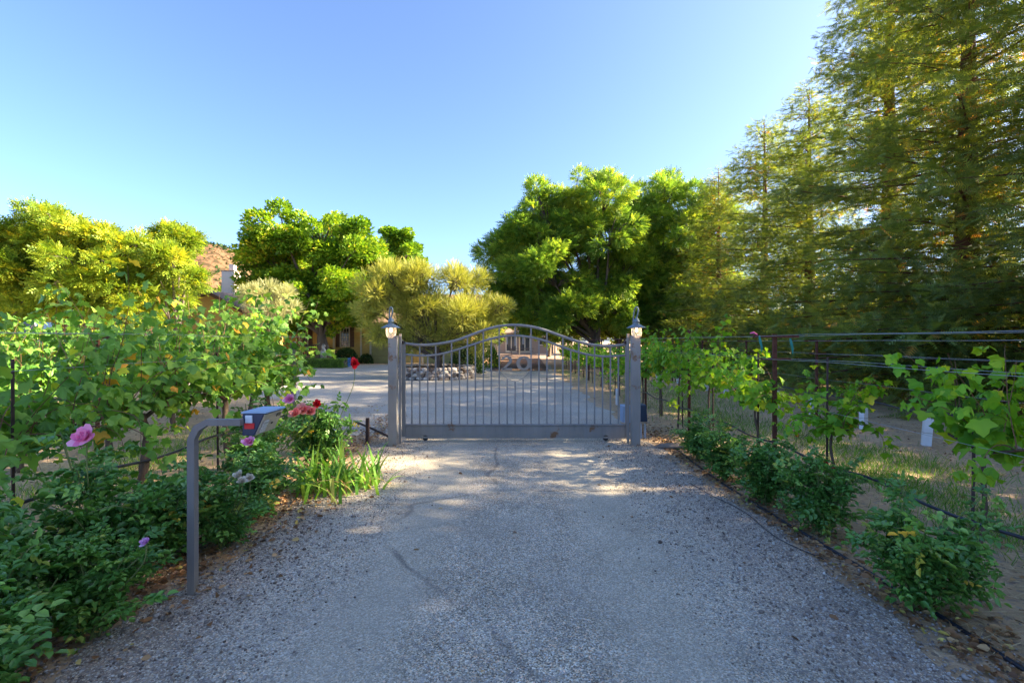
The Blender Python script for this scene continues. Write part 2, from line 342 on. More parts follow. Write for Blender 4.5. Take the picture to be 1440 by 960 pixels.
class MB:
    def __init__(s): s.v = []; s.f = []; s.a = []
    def box(s, c, d, rot=None, taper=None, rnd=0.5):
        b = len(s.v); h = [x/2 for x in d]
        for z in (-1, 1):
            t = 1.0 if (z < 0 or taper is None) else taper
            for x, y in ((-1, -1), (1, -1), (1, 1), (-1, 1)):
                p = Vector((x*h[0]*t, y*h[1]*t, z*h[2]))
                if rot is not None: p = rot @ p
                s.v.append((p.x+c[0], p.y+c[1], p.z+c[2]))
        for f in ((0, 3, 2, 1), (4, 5, 6, 7), (0, 1, 5, 4), (1, 2, 6, 5), (2, 3, 7, 6), (3, 0, 4, 7)):
            s.f.append(tuple(b+i for i in f)); s.a.append(rnd)
        return s
    def tube(s, pts, rad, sides=6, caps=True, rnd=0.5, square=False):
        pts = [Vector(p) for p in pts]; n = len(pts)
        if not hasattr(rad, '__len__'): rad = [rad]*n
        b = len(s.v); up = Vector((0, 0, 1)); prev = None
        for i, p in enumerate(pts):
            t = (pts[min(i+1, n-1)]-pts[max(i-1, 0)])
            if t.length < 1e-9: t = Vector((0, 0, 1))
            t.normalize()
            if prev is None:
                a = Vector((1, 0, 0)) if abs(t.z) > 0.9 else Vector((0, 0, 1))
                u = (a - t*a.dot(t)).normalized()
            else:
                u = (prev - t*prev.dot(t))
                u = u.normalized() if u.length > 1e-6 else prev
            prev = u; w = t.cross(u)
            for k in range(sides):
                an = 2*PI*(k+(0.5 if square else 0))/sides
                q = p + (u*math.cos(an)+w*math.sin(an))*rad[i]
                s.v.append(tuple(q))
        for i in range(n-1):
            for k in range(sides):
                k2 = (k+1) % sides
                s.f.append((b+i*sides+k, b+i*sides+k2, b+(i+1)*sides+k2, b+(i+1)*sides+k)); s.a.append(rnd)
        if caps:
            s.f.append(tuple(b+k for k in reversed(range(sides)))); s.f.append(tuple(b+(n-1)*sides+k for k in range(sides))); s.a += [rnd, rnd]
        return s
    def lathe(s, prof, c=(0, 0, 0), seg=20, rnd=0.5):
        b = len(s.v); m = len(prof)
        for r, z in prof:
            for k in range(seg):
                a = 2*PI*k/seg; s.v.append((c[0]+r*math.cos(a), c[1]+r*math.sin(a), c[2]+z))
        for i in range(m-1):
            for k in range(seg):
                k2 = (k+1) % seg; s.f.append((b+i*seg+k, b+i*seg+k2, b+(i+1)*seg+k2, b+(i+1)*seg+k)); s.a.append(rnd)
        return s
    def prism(s, poly, a0, a1, axis='Y', rnd=0.5):
        """poly in the plane across axis; Y: poly=(x,z), X: poly=(y,z), Z: poly=(x,y)"""
        b = len(s.v); n = len(poly)
        for t in (a0, a1):
            for p, q in poly:
                s.v.append({'Y': (p, t, q), 'X': (t, p, q), 'Z': (p, q, t)}[axis])
        s.f.append(tuple(range(b, b+n))); s.f.append(tuple(reversed(range(b+n, b+2*n))))
        for i in range(n):
            j = (i+1) % n; s.f.append((b+i, b+n+i, b+n+j, b+j))
        s.a += [rnd]*(n+2); return s
    def blob(s, c, r, seed=0, rnd=0.5, seg=7, rings=5, jit=0.18):
        rr = np.random.default_rng(seed); b = len(s.v)
        r = r if hasattr(r, '__len__') else (r, r, r)
        s.v.append((c[0], c[1], c[2]-r[2]))
        for i in range(1, rings):
            ph = -PI/2+PI*i/rings
            for k in range(seg):
                a = 2*PI*(k+0.5*(i % 2))/seg; j = 1+rr.uniform(-jit, jit)
                s.v.append((c[0]+r[0]*math.cos(ph)*math.cos(a)*j, c[1]+r[1]*math.cos(ph)*math.sin(a)*j, c[2]+r[2]*math.sin(ph)*j))
        s.v.append((c[0], c[1], c[2]+r[2])); t = len(s.v)-1
        for k in range(seg):
            k2 = (k+1) % seg; s.f.append((b, b+1+k2, b+1+k)); s.a.append(rnd)
            for i in range(rings-2):
                p = b+1+i*seg; s.f.append((p+k, p+k2, p+seg+k2, p+seg+k)); s.a.append(rnd)
            p = b+1+(rings-2)*seg; s.f.append((p+k, p+k2, t)); s.a.append(rnd)
        return s
    def mesh(s, name, smooth=False, bevel=0.0, recalc=True):
        import bmesh
        me = bpy.data.meshes.new(name); me.from_pydata(s.v, [], s.f); 
        at = me.attributes.new('rnd', 'FLOAT', 'FACE'); at.data.foreach_set('value', np.array(s.a, dtype=np.float32))
        if recalc or bevel:
            bm = bmesh.new(); bm.from_mesh(me)
            bmesh.ops.recalc_face_normals(bm, faces=bm.faces)
            if bevel: bmesh.ops.bevel(bm, geom=[e for e in bm.edges if e.is_manifold and e.calc_face_angle(0) > 0.5], offset=bevel, segments=2, affect='EDGES', profile=0.6)
            bm.to_mesh(me); bm.free()
        if smooth: me.polygons.foreach_set('use_smooth', np.ones(len(me.polygons), dtype=bool))
        me.update(); return me
    def build(s, name, mat, parent=None, loc=None, smooth=False, bevel=0.0):
        return link(name, s.mesh(name, smooth, bevel), mat, parent, loc)
def copy_tree(o, parent=None):
    c = o.copy(); COL.objects.link(c)
    if parent is not None: c.parent = parent
    for ch in list(o.children):
        if ch.name in CH_OK: copy_tree(ch, c)
    return c
class _All:
    def __contains__(s, x): return True
CH_OK = _All()
def spline(pts, n=8):
    P = [Vector(p) for p in pts]; P = [2*P[0]-P[1]]+P+[2*P[-1]-P[-2]]; out = []
    for i in range(1, len(P)-2):
        for k in range(n):
            t = k/n; a, b, c, d = P[i-1], P[i], P[i+1], P[i+2]
            out.append(0.5*((2*b)+(c-a)*t+(2*a-5*b+4*c-d)*t*t+(3*b-a-3*c+d)*t**3))
    out.append(P[-2]); return out

# ------------------------------------------------------------------ leaf templates  (x across, y along, z normal)
def tpl(v, f): return (np.array(v, float), f)
def pinnate(pairs, L, W, ang=60, droop=0.1, terminal=True, fold=0.0, start=0.2, six=False):
    v = []; f = []
    def leaflet(bx, by, a, l, w):
        b = len(v); dx, dy = math.sin(a), math.cos(a); nx, ny = dy, -dx
        bz = -droop*by*by
        if six:
            for (t, s, z) in ((0, 0, 0), (.3, -.42, fold), (.7, -.36, fold), (1, 0, -0.12*l), (.7, .36, fold), (.3, .42, fold)):
                v.append((bx+dx*t*l+nx*s*w, by+dy*t*l+ny*s*w, bz+z*w-0.12*l*t*t))
            f.append((b, b+1, b+2, b+3)); f.append((b, b+3, b+4, b+5))
        else:
            for (t, s) in ((0, 0), (.45, -.5), (1, 0), (.45, .5)):
                v.append((bx+dx*t*l+nx*s*w, by+dy*t*l+ny*s*w, bz-0.15*l*t))
            f.append((b, b+1, b+2, b+3))
    for i in range(pairs):
        y = start+(1-start)*(i/max(1, pairs))
        for sd in (-1, 1): leaflet(0, y, sd*math.radians(ang), L*(1-0.25*abs(i/pairs-0.4)), W)
    if terminal: leaflet(0, 0.97, 0, L, W)
    return tpl(v, f)
T_walnut = pinnate(3, 0.42, 0.20, 58, 0.25)
T_olive = pinnate(6, 0.20, 0.055, 32, 0.0, start=0.05)
T_rose = pinnate(2, 0.50, 0.36, 65, 0.15, True, 0.30, 0.35, True)
T_rose2 = pinnate(2, 0.42, 0.30, 50, 0.55, True, 0.5, 0.25, True)
def comb(nn, wl):
    v = []; f = []
    for i in range(nn):
        y = 0.05+0.93*i/nn; l = wl*(1-0.65*(i/nn)**1.5)
        for sd in (-1, 1):
            b = len(v)
            v += [(0, y-0.035, 0), (sd*l*0.85, y+l*0.55, -0.03), (0, y+0.06, 0)]; f.append((b, b+1, b+2) if sd > 0 else (b, b+2, b+1))
    b = len(v); v += [(-0.012, 0, 0), (0.012, 0, 0), (0, 1, -0.02)]; f.append((b, b+1, b+2))
    return tpl(v, f)
T_comb = comb(6, 0.34)
def grape():
    pr = [(-172, .30), (-150, .50), (-125, .62), (-108, .55), (-85, .72), (-68, .92), (-52, .66), (-38, .62), (-22, .84), (0, 1.12), (22, .84), (38, .62), (52, .66), (68, .92), (85, .72), (108, .55), (125, .62), (150, .50), (172, .30)]
    v = [(0, 0.28, 0)]; 
    for a, r in pr:
        x = math.sin(math.radians(a))*r*0.62; y = 0.42+math.cos(math.radians(a))*r*0.58
        v.append((x, y, -0.30*x*x-0.14*(y-0.3)**2+0.05*math.sin(a*0.11)))
    f = [(0, i, i+1) for i in range(1, len(v)-1)]
    f = [(a, c, b) for a, b, c in f]
    return tpl(v, f)
T_grape = grape()
T_grape2 = tpl([(x, y, z*2.2-0.5*abs(x)**1.3+0.12*math.sin(9*x+5*y)) for x, y, z in T_grape[0]], T_grape[1])
T_grape3 = tpl([(x*1.08, y*.92, z*.3+0.55*x*x-0.35*(y-.4)**2) for x, y, z in T_grape[0]], T_grape[1])
T_leaf = tpl([(0, 0, 0), (-.3, .3, .06), (-.24, .7, .03), (0, 1, -.12), (.24, .7, .03), (.3, .3, .06)], [(0, 1, 2, 3), (0, 3, 4, 5)])
T_quad = tpl([(0, 0, 0), (-.38, .45, 0), (0, 1, -.1), (.38, .45, 0)], [(0, 1, 2, 3)])
T_blade = tpl([(-.03, 0, 0), (.03, 0, 0), (.022, .5, .0), (-.022, .5, .0), (0, 1, -.18)], [(0, 1, 2, 3), (3, 2, 4)])
T_straw = tpl([(-.018, 0, 0), (.018, 0, 0), (.018, 1, .02), (-.018, 1, .02)], [(0, 1, 2, 3)])
T_clump = tpl([(0, 0, 0), (-.4, .3, .1), (-.1, .5, 0), (.05, 1, -.1), (.15, .5, 0), (.45, .35, -.1)], [(0, 1, 2), (0, 2, 3, 4), (0, 4, 5)])

# ------------------------------------------------------------------ trees
def deciduous(trunk_pts, r0, lobes, leafm, barkm, tplt, sprig=0.36, per=230, clumps=9, up=0.25, droop=0.3, crown_name='crown', rndbias=0.0):
    """lobes: (x, y, z, r) local metres. returns (trunk mesh, crown mesh)"""
    tb = MB(); cl = Cloud()
    tp = spline(trunk_pts, 5)
    n = len(tp); tb.tube(tp, [r0*(1.25 if i == 0 else 1)*(1-0.45*i/n) for i in range(n)], 9)
    fork = Vector(trunk_pts[-1]); lo = Vector(trunk_pts[-2]) if len(trunk_pts) > 2 else fork
    for (x, y, z, r) in lobes:
        c = Vector((x, y, z)); s = lo.lerp(fork, random.random())
        mid = s.lerp(c, 0.5)+Vector((random.uniform(-.3, .3), random.uniform(-.3, .3), random.uniform(0, .12)*(c-s).length))
        pts = spline([s, mid, c], 4); k = len(pts)
        rb = r0*0.42*min(1.0, r/1.2+0.3)
        tb.tube(pts, [rb*(1-0.8*i/(k-1)) for i in range(k)], 6)
        for q in range(int(clumps)):
            d = Vector(rdir(1)[0]); rr = r*random.uniform(0.5, 1.2)
            cc = c+Vector((d.x*rr, d.y*rr, d.z*rr*0.85))
            rc = r*random.uniform(0.24, 0.5)
            bp = spline([c.lerp(s, 0.15), c.lerp(cc, 0.6)+Vector((0, 0, 0.1*r)), cc], 2)
            tb.tube(bp, [rb*0.3*(1-0.7*i/len(bp)) for i in range(len(bp))], 4)
            m = int(per*(rc/0.5)**2*0.5)+12
            dd = rdir(m); rad = rc*(R.uniform(0.25, 1.15, m)**0.6)
            P = np.array(cc)[None]+dd*rad[:, None]*np.array([1.1, 1.1, 0.8])
            Y = unit(dd+unit(P-np.array([x, y, z]))*0.8+np.array([0, 0, up])+R.normal(size=(m, 3))*0.35)
            Nn = unit(np.array([0, 0, 1.0])[None]+dd*0.7+R.normal(size=(m, 3))*0.45)
            cr = np.clip(R.normal(0.45+rndbias, 0.22, m)+R.normal(0, 0.13), 0, 1)
            cl.add(tplt, P, Y, Nn, R.uniform(0.7, 1.25, m)*sprig, cr)
    return tb.mesh('trunk', True, recalc=False), cl.mesh('crown')
def place_tree(name, X, Y, meshes, leafm, barkm, label, cat='tree', group=None, rz=0.0, s=1.0):
    t = empty(name, (X, Y, 0), rz, label=label, cat=cat, group=group)
    t.scale = (s, s, s)
    link('trunk', meshes[0], barkm, t); link('crown', meshes[1], leafm, t)
    return t
def px_lobes(Lb, X0, Y0, dys=1.0, back=True):
    k = Y0/F; out = []
    for (px, py, r) in Lb:
        x = (px-720)*k-X0; z = 1.6-(py-480)*k; rr = r*k
        dy = random.uniform(-1.6, 0.4)*dys
        out.append((x, dy, z, rr))
        if back and r > 26: out.append((x*0.85+random.uniform(-.5, .5), random.uniform(1.2, 3.6)*dys, z*0.95, rr*1.05))
    return out

# centre walnuts
A = [(800,262,30),(843,268,28),(757,292,30),(722,326,32),(706,368,28),(748,345,40),(800,315,42),(848,325,36),(770,395,46),(722,412,32),(830,398,46),(800,440,33),(745,440,28),(862,436,30),(880,380,36),(868,350,24),(700,395,20)]
B = [(893,258,28),(928,268,26),(962,288,26),(990,312,24),(900,308,36),(948,332,40),(918,380,42),(978,368,34),(955,420,38),(900,425,34),(1000,405,26),(985,445,24),(930,450,24)]
Y0 = 30.0; X0 = PX(838, Y0)
ms = deciduous([(0,0,0),(-.05,0,.6),(.08,0,1.3),(.0,.1,2.6)], .30, px_lobes([(a, b+(12 if b < 300 else 7 if b < 350 else 0), r) for a, b, r in A], X0, Y0, 1.3), None, None, T_walnut, 0.31, 390, 10)
place_tree('walnut_tree', X0, Y0, ms, M['l_walnut'], M['bark'], 'large dark green walnut tree with several leaning trunks, behind the arch of the gate')
# extra leaning stems of that tree, as seen under its crown
X1 = PX(925, 31.5)
ms = deciduous([(0,0,0),(.15,0,1.2),(.05,0,2.6),(.1,.1,4.0)], .26, px_lobes([(a, b+(12 if b < 300 else 5 if b < 350 else 0), r) for a, b, r in B], X1, 31.5, 1.2), None, None, T_walnut, 0.31, 390, 10, rndbias=0.06)
place_tree('walnut_tree', X1, 31.5, ms, M['l_walnut'], M['bark'], 'broad green walnut tree touching the end of the redwood row')
# left yellow-green walnuts
L1 = [(-60,345,46),(-5,325,42),(55,318,34),(100,306,28),(140,318,28),(175,335,28),(200,352,22),(160,385,42),(105,370,45),(50,375,45),(-5,385,45),(-60,410,50),(20,430,36),(80,430,36),(140,432,32),(190,405,28),(190,440,20)]
L2 = [(240,330,18),(262,338,20),(232,362,26),(270,375,22),(286,398,15),(245,395,26),(215,410,20)]
ms = deciduous([(0,0,0),(.1,0,1.2),(-.1,.1,2.6)], .32, px_lobes([(a, b+(18 if b < 330 else 12 if b < 350 else 0), r) for a, b, r in L1], PX(80,24), 24, 1.2), None, None, T_walnut, 0.32, 390, 10)
place_tree('walnut_tree', PX(80,24), 24, ms, M['l_yellowwalnut'], M['bark'], 'big sunlit yellow-green walnut tree behind the dense vine rows')
ms = deciduous([(0,0,0),(.1,0,1.2),(0,0,2.4)], .22, px_lobes(L2, PX(250,25), 25, 1.0), None, None, T_walnut, 0.32, 390, 10)
place_tree('walnut_tree', PX(250,25), 25, ms, M['l_yellowwalnut'], M['bark'], 'smaller yellow-green walnut tree just beside the pale chimney')
# mulberry in front of the house
C = [(405,432,24),(382,402,24),(500,405,28),(528,398,22),(440,395,30),(386,342,24),(415,330,26),(462,326,28),(500,345,28),(362,362,12),(390,368,32),(436,372,38),(486,388,36),(408,405,26),(455,415,28),(492,428,18),(428,440,16),(520,365,20),(470,448,14)]
YM = 31.0; XM = PX(456, YM)
ms = deciduous([(0,0,0),(.05,0,.8),(-.15,0,1.8),(.05,0,2.7)], .42, px_lobes([(a, b+5, r*1.25) for a, b, r in C], XM, YM, 1.1), None, None, T_quad, 0.21, 620, 10)
place_tree('mulberry_tree', XM, YM, ms, M['l_mulberry'], M['bark'], 'green shade tree with a thick trunk in front of the yellow house')
D = [(548,344,20),(570,334,12),(530,368,24),(578,356,12),(556,372,22),(512,352,16)]
ms = deciduous([(0,0,0),(.1,0,2.0),(0,0,4.0)], .3, px_lobes([(a, b+4, r*1.35) for a, b, r in D], PX(548,41), 41, 1.0), None, None, T_quad, 0.26, 520, 10)
place_tree('shade_tree', PX(548,41), 41, ms, M['l_mulberry'], M['bark'], 'tree crown showing above the big olive tree, behind the house roof')
# olives
O = [(545,402,30),(575,388,28),(605,385,28),(640,392,26),(672,392,24),(690,425,20),(525,432,22),(560,435,34),(600,425,36),(645,430,36),(678,450,24),(540,462,22),(585,468,26),(630,470,28),(670,475,20)]
O = [(a+random.uniform(-6, 6), b+random.uniform(-7, 7)+4, r*.8) for a, b, r in O]+[(a+random.uniform(-18, 18), b+random.uniform(-12, 12), r*.62) for a, b, r in O]
YO = 21.6; XO = PX(612, YO)
def olive(lobes, r0, trunk, leafm, sprig, per):
    return deciduous(trunk, r0, lobes, None, None, T_olive, sprig, per, 13, up=0.75)
ms = olive(px_lobes(O, XO, YO, 0.8), .2, [(0,0,0),(.15,0,.7),(-.05,0,1.5)], None, 0.27, 620)
place_tree('olive_tree', XO, YO, ms, M['l_olive'], M['bark'], 'feathery grey-green olive tree growing inside the round stone planter', cat='olive tree')
O2 = [(362,418,12),(382,412,13),(402,415,12),(365,442,14),(395,440,15),(415,436,10)]
ms = olive(px_lobes(O2, PX(385,22.5), 22.5, 0.5, False), .12, [(0,0,0),(.1,0,.7),(0,0,1.4)], None, 0.28, 900)
place_tree('olive_tree', PX(385,22.5), 22.5, ms, M['l_paleolive'], M['bark'], 'pale feathery olive tree rising behind the yellowing end of the vines', cat='olive tree')
# trees far behind
def round_tree(seed, H, W):
    random.seed(seed); lb = []
    for i in range(13):
        a = random.uniform(0, 2*PI); rr = random.uniform(0.1, 0.75)*W/2; z = H*random.uniform(0.42, 0.85)
        lb.append((rr*math.cos(a), rr*math.sin(a), z, W*random.uniform(.14, .22)))
    lb.append((0, 0, H*0.88, W*0.16))
    return deciduous([(0,0,0),(.1,0,H*.15),(0,0,H*.35)], H*0.028, lb, None, None, T_clump, 0.5, 70, 8)
RT = [round_tree(3, 7, 7), round_tree(4, 6, 8)]
far = [(652,74,6.5,0,'small tree peeping over the olive tree, close to the walnut'),(700,70,6,1,'sunlit yellow tree seen under the gate arch beyond the far building'),
       (760,72,7,0,'far tree behind the navy canopy at the end of the drive'),(812,66,6,1,'low far tree seen between the trunks of the centre walnut'),
       (600,66,5,1,'far tree behind the house seen past the olive tree'),(342,52,7.5,0,'small tree between the chimney and the green shade tree'),
       (880,60,7,1,'far tree behind the broad walnut'),(960,58,8,0,'far tree in the gap between walnut and redwoods')]
for px, Y, H, k, lab in far:
    t = place_tree('background_tree', PX(px, Y), Y, RT[k], M['l_far'], M['bark'], lab, group='trees far behind the house', rz=random.uniform(0, 6), s=H/(7 if k == 0 else 6))
# bushy belt behind the redwoods
belt = [(21,6.5),(23,11),(22,16),(24,21),(21,27),(23,33),(19,39),(27,8),(28,14),(28,25)]
for i, (x, y) in enumerate(belt):
    if i < 7: lab = '%s leafy thicket tree glimpsed through the redwood trunks, counted from the camera' % ORD[i]
    else: lab = '%s outlying thicket tree far behind the redwoods, counted from the camera' % ORD[i-7]
    place_tree('thicket_tree', x, y, RT[i % 2], M['l_far'], M['bark'], lab, group='thicket behind the redwoods', rz=i*1.3, s=0.55+0.1*(i % 3))

# redwoods
def redwood(seed, H, RB):
    rr = np.random.default_rng(seed); rnd = random.Random(seed)
    tb = MB(); cl = Cloud()
    tb.tube([(0,0,0),(0.03,0,H*.3),(-.02,.03,H*.7),(0,0,H)], [H*.022, H*.017, H*.008, 0.015], 10)
    z = 0.35; az = rnd.uniform(0, 6)
    while z < H-0.15:
        t = z/H
        L = RB*((1-t)**0.62)*rnd.uniform(0.6, 1.12)+0.22
        if rnd.random() < 0.06: L *= 1.18
        az += 2.4+rnd.uniform(-.5, .5)
        d = np.array([math.cos(az), math.sin(az), 0]); sd = np.array([-d[1], d[0], 0])
        rise = 0.10+0.28*t; dr = rnd.uniform(0.02, 0.13)*(1-t)
        k = max(4, int(L/0.35))
        pts = []
        wob = rnd.uniform(-.18, .18)
        for i in range(k+1):
            u = i/k; pts.append(np.array([0, 0, z])+d*L*u+sd*L*wob*u*u+np.array([0, 0, L*(rise*u-(dr+0.22)*u*u+0.14*u**3)]))
        if z > 3 and math.sin(az*1.0+z*1.9+seed)+0.6*math.sin(z*4.3+seed) > 0.95: z += 0.06; continue
        tb.tube(pts, [0.028*(1-0.85*i/k)*(0.5+L/3) for i in range(k+1)], 4, caps=False)
        ns = int(L/0.042); us = rr.uniform(0.03, 1.0, ns*2)**0.9
        P0 = np.array(pts); fi = us*k; i0 = np.minimum(fi.astype(int), k-1); fr = (fi-i0)[:, None]
        P = P0[i0]*(1-fr)+P0[i0+1]*fr
        side = np.where(rr.random(len(us)) < .5, -1, 1)[:, None]
        ang = rr.uniform(0.3, 1.4, len(us))[:, None]*(1-0.5*us[:, None]**3)
        Yd = d[None]*np.cos(ang)+sd[None]*side*np.sin(ang)+np.array([0, 0, 1])*rr.normal(-0.05, 0.30, len(us))[:, None]
        wid = (0.20+0.62*np.sin(np.clip(us, 0, 1)*PI*0.85))*(0.55+0.45*min(1, L/2.2))
        off = rr.uniform(0, 1, len(us))**0.8
        P = P+unit(Yd)*(wid*off)[:, None]*0.8+np.array([0, 0, 1])*(rr.normal(0, .045, len(us))-0.10*off*wid)[:, None]
        S = rr.uniform(0.20, 0.40, len(us))*(0.7+0.3*min(1, L/2.0))
        Yd = unit(unit(Yd)+rr.normal(size=(len(us), 3))*np.array([.5, .5, .25]))
        Nn = np.array([0, 0, 1.0])[None]+rr.normal(size=(len(us), 3))*0.55
        base = np.clip(rr.normal(0.42, 0.15, len(us))+rnd.uniform(-.26, .24)+(us < 0.35)*(rr.random(len(us)) < .35)*rr.uniform(0, .6, len(us)), 0, 1)
        cl.add(T_comb, P, Yd, Nn, S, base)
        m = ns; jj = rr.integers(0, len(us), m)
        P2 = P[jj]+unit(Yd[jj])*S[jj][:, None]*rr.uniform(0.3, 1.0, m)[:, None]
        Y2 = unit(Yd[jj]+rr.normal(size=(m, 3))*np.array([.8, .8, .35]))
        cl.add(T_comb, P2, Y2, Nn[jj], S[jj]*0.7, np.clip(base[jj]+rr.normal(0, .1, m), 0, 1))
        z += rnd.uniform(0.035, 0.10)*(0.8+0.25*(1-t))*(0.6 if z < 3 else 1)
    return tb.mesh('trunk', True, recalc=False), cl.mesh('crown')
RW = [redwood(11, 14.5, 3.9), redwood(12, 12.0, 3.5), redwood(13, 16.5, 4.2)]
RH = [14.5, 12.0, 16.5]
reds = [ (10.9,30.5,1,10.0), (11.2,26.2,0,11.0), (12.0,23.0,1,12.0), (11.8,19.2,0,11.7), (12.2,15.6,2,15.0), (11.6,12.3,0,14.5), (12.5,9.5,2,16.0), (11.4,4.5,0,14.5), (12.0,1.8,2,15.5), (11.4,-2.0,2,15.5), (11.8,-6.0,0,14.5), (14.6,0.0,2,16.0), (14.8,2.6,0,15.0)]  # last two are extras out of view, added to shade the drive
labs = ['redwood at the far end of the row, half hidden by the walnut','redwood of modest height next to the walnut crown','redwood with twin-looking tip, lowest clear peak of the row',
        'redwood with a pointed tip between the low peak and the giants','tall redwood whose upper branches step out against the sky','very tall redwood directly behind the row of white vine tubes',
        'towering redwood filling the upper picture corner beside the vineyard','redwood closest to the near grapevine, its branches reaching in at the picture edge']
for i, (x, y, k, H) in enumerate(reds):
    if y < 4: lab = '%s unseen redwood on the camera side of the vineyard, shading the drive' % ORD[i-8]
    else: lab = labs[i]
    place_tree('redwood_tree', x, y, RW[k], M['l_redwood'], M['redbark'], lab, cat='redwood', group='redwoods lining the vineyard', rz=i*1.7, s=H/RH[k])

# ------------------------------------------------------------------ ground, drive, court
def sheet(name, outline, z, mat):
    me = bpy.data.meshes.new(name)
    import bmesh
    bm = bmesh.new(); vs = [bm.verts.new((x, y, z)) for x, y in outline]; f = bm.faces.new(vs)
    bmesh.ops.triangulate(bm, faces=[f]); bmesh.ops.recalc_face_normals(bm, faces=bm.faces)
    bm.to_mesh(me); bm.free()
    if me.polygons[0].normal.z < 0: me.flip_normals()
    return tag(link(name, me, mat), kind='structure')
sheet('ground', [(-1500, -300), (1500, -300), (1500, 1500), (-1500, 1500)], 0.0, M['dirt'])
def wav(y, s): return 0.07*math.sin(y*1.7+s)+0.05*math.sin(y*4.3+s*2)+0.03*math.sin(y*9.1+s)
ys = np.arange(-6, 8.3, 0.12)
dr = [(2.18+0.02*max(0, 3-y)+wav(y, 1)+(0.0 if y < 7 else -0.15*(y-7)), y) for y in ys] + [(-(2.12+0.02*max(0, 3-y)+wav(y, 4)), y) for y in ys[::-1]]
sheet('driveway', dr, 0.008, M['chip'])
ct = [(2.15+wav(y, 2)*1.5, y) for y in np.arange(8.0, 26, 0.3)]+[(2.2, 26), (2.6, 33), (-24, 33.6), (-25, 17)]+[(-8+2.1*t, 14.5-1.6*t) for t in np.arange(0, 1, .2)]+[(-4.6+wav(y, 3)*2, y) for y in np.arange(12, 8.8, -0.3)]+[(-2.6, 8.2), (-1.9, 8.0)]
sheet('court', ct, 0.004, M['court'])
sheet('back_track', [(2.0, 26.1), (3.2, 62), (-2.6, 62), (-1.4, 33.6), (-1.2, 26.1)], 0.0125, M['backpath'])
# hill
def hill():
    nx, ny = 90, 40; V = []; I = []
    for j in range(ny):
        for i in range(nx):
            u, v = i/(nx-1), j/(ny-1); x = -420+u*520; y = 260+v*300
            h = 73*math.exp(-((x+238)/75)**2)*math.exp(-((y-390)/95)**2)
            h += 30*math.exp(-((x+330)/90)**2)*math.exp(-((y-420)/90)**2)
            h += 2.0*math.sin(x*.05)*math.sin(y*.04)+R.normal(0, .35)
            h = h-3 if min(u, v, 1-u, 1-v) > 0.01 else -6
            V.append((x, y, h))
    for j in range(ny-1):
        for i in range(nx-1):
            a = j*nx+i; I += [a, a+1, a+nx+1, a+nx]
    me = rawmesh('hill', V, [4]*((nx-1)*(ny-1)), I, smooth=True)
    return tag(link('hill', me, M['hill']), kind='structure')
hill()
hb = MB()
cl = Cloud(); m = 900
x = R.uniform(-330, -130, m); y = R.uniform(330, 400, m)
h = 73*np.exp(-((x+238)/75)**2)*np.exp(-((y-390)/95)**2)+30*np.exp(-((x+330)/90)**2)*np.exp(-((y-420)/90)**2)-3
for k in range(7):
    cl.add(T_clump, np.stack([x, y, h-0.3], 1)+R.normal(size=(m, 3))*0.9, rdir(m)+np.array([0, 0, 1]), rdir(m), R.uniform(1.2, 3.4, m), R.uniform(0, .6, m))
tag(link('hill_scrub', cl.mesh('hill_scrub'), M['l_dark']), 'dark dry scrub dotted over the brown hillside', 'scrub', kind='stuff')

# ------------------------------------------------------------------ gate
YG = 7.78; kg = YG/F
def gx(px): return (px-720)*kg
def gz(py): return 1.6-(py-480)*kg
up = [(566,482.5),(590,485),(612,484),(640,479),(660,472),(680,464.5),(700,459),(723,457),(746,459),(766,464),(786,471),(806,478),(826,483.5),(846,486),(864,486),(883,484)]
lw = [(566,498),(590,500),(612,499),(635,494),(660,486),(680,479.5),(700,474),(723,471.8),(746,474),(766,479),(786,486),(808,493.5),(830,499),(850,501),(868,500.5),(883,499)]
gate = empty('sliding_gate', (gx(725), YG, 0), label='grey metal sliding gate with arched twin rails, pickets and house number', cat='gate')
gx0 = gx(725)
def interp(c, px):
    return float(np.interp(px, [p[0] for p in c], [p[1] for p in c]))
for c, r in ((up, .022), (lw, .018)):
    pts = spline([(gx(a)-gx0, 0, gz(b)) for a, b in c], 4)
    MB().tube(pts, r, 8).build('arched_rail', M['gate'], gate, smooth=True)
xl, xr = gx(567.7)-gx0, gx(882)-gx0
for x, pv in ((xl, 483), (xr, 484)):
    MB().box((x, 0, (gz(pv)+0.055)/2+0.02), (.058, .058, gz(pv)-0.055)).build('stile', M['gate'], gate, bevel=.004)
bw = xr-xl
bb = MB().box((0.0*0+(xl+xr)/2, 0, .155), (bw-.062, .040, .17)).box(((xl+xr)/2, 0, .262), (bw-.062, .066, .026)).box(((xl+xr)/2, 0, .064), (bw-.062, .062, .03))
bb.build('bottom_beam', M['gate'], gate, bevel=.003)
# number plate zone: short pickets under the digits
for i in range(27):
    px = 579.2+i*11.17
    x = gx(px)-gx0
    topy = interp(up, px) if i % 2 == 1 else interp(lw, px)
    short = None
    if i == 12: short = 533
    if i == 13: short = 536
    if i == 14: short = 533
    zt = gz(short) if short else gz(topy)
    MB().box((x, 0, (zt+.27)/2), (.022, .022, zt-.27)).build('picket', M['gate'], gate)
    if short:   # stub above the digits
        z2 = gz(interp(up, px) if i == 13 else interp(lw, px)); z3 = gz(484 if i != 13 else 486)
        MB().box((x, 0, (z2+z3)/2), (.022, .022, abs(z2-z3))).build('picket_stub', M['gate'], gate)
pts = spline([(gx(702)-gx0, 0, gz(521)), (gx(712)-gx0, 0, gz(531)), (gx(724)-gx0, 0, gz(536)), (gx(736)-gx0, 0, gz(531)), (gx(747)-gx0, 0, gz(521))], 5)
MB().tube(pts, .004, 6).build('curved_rod', M['gate'], gate)
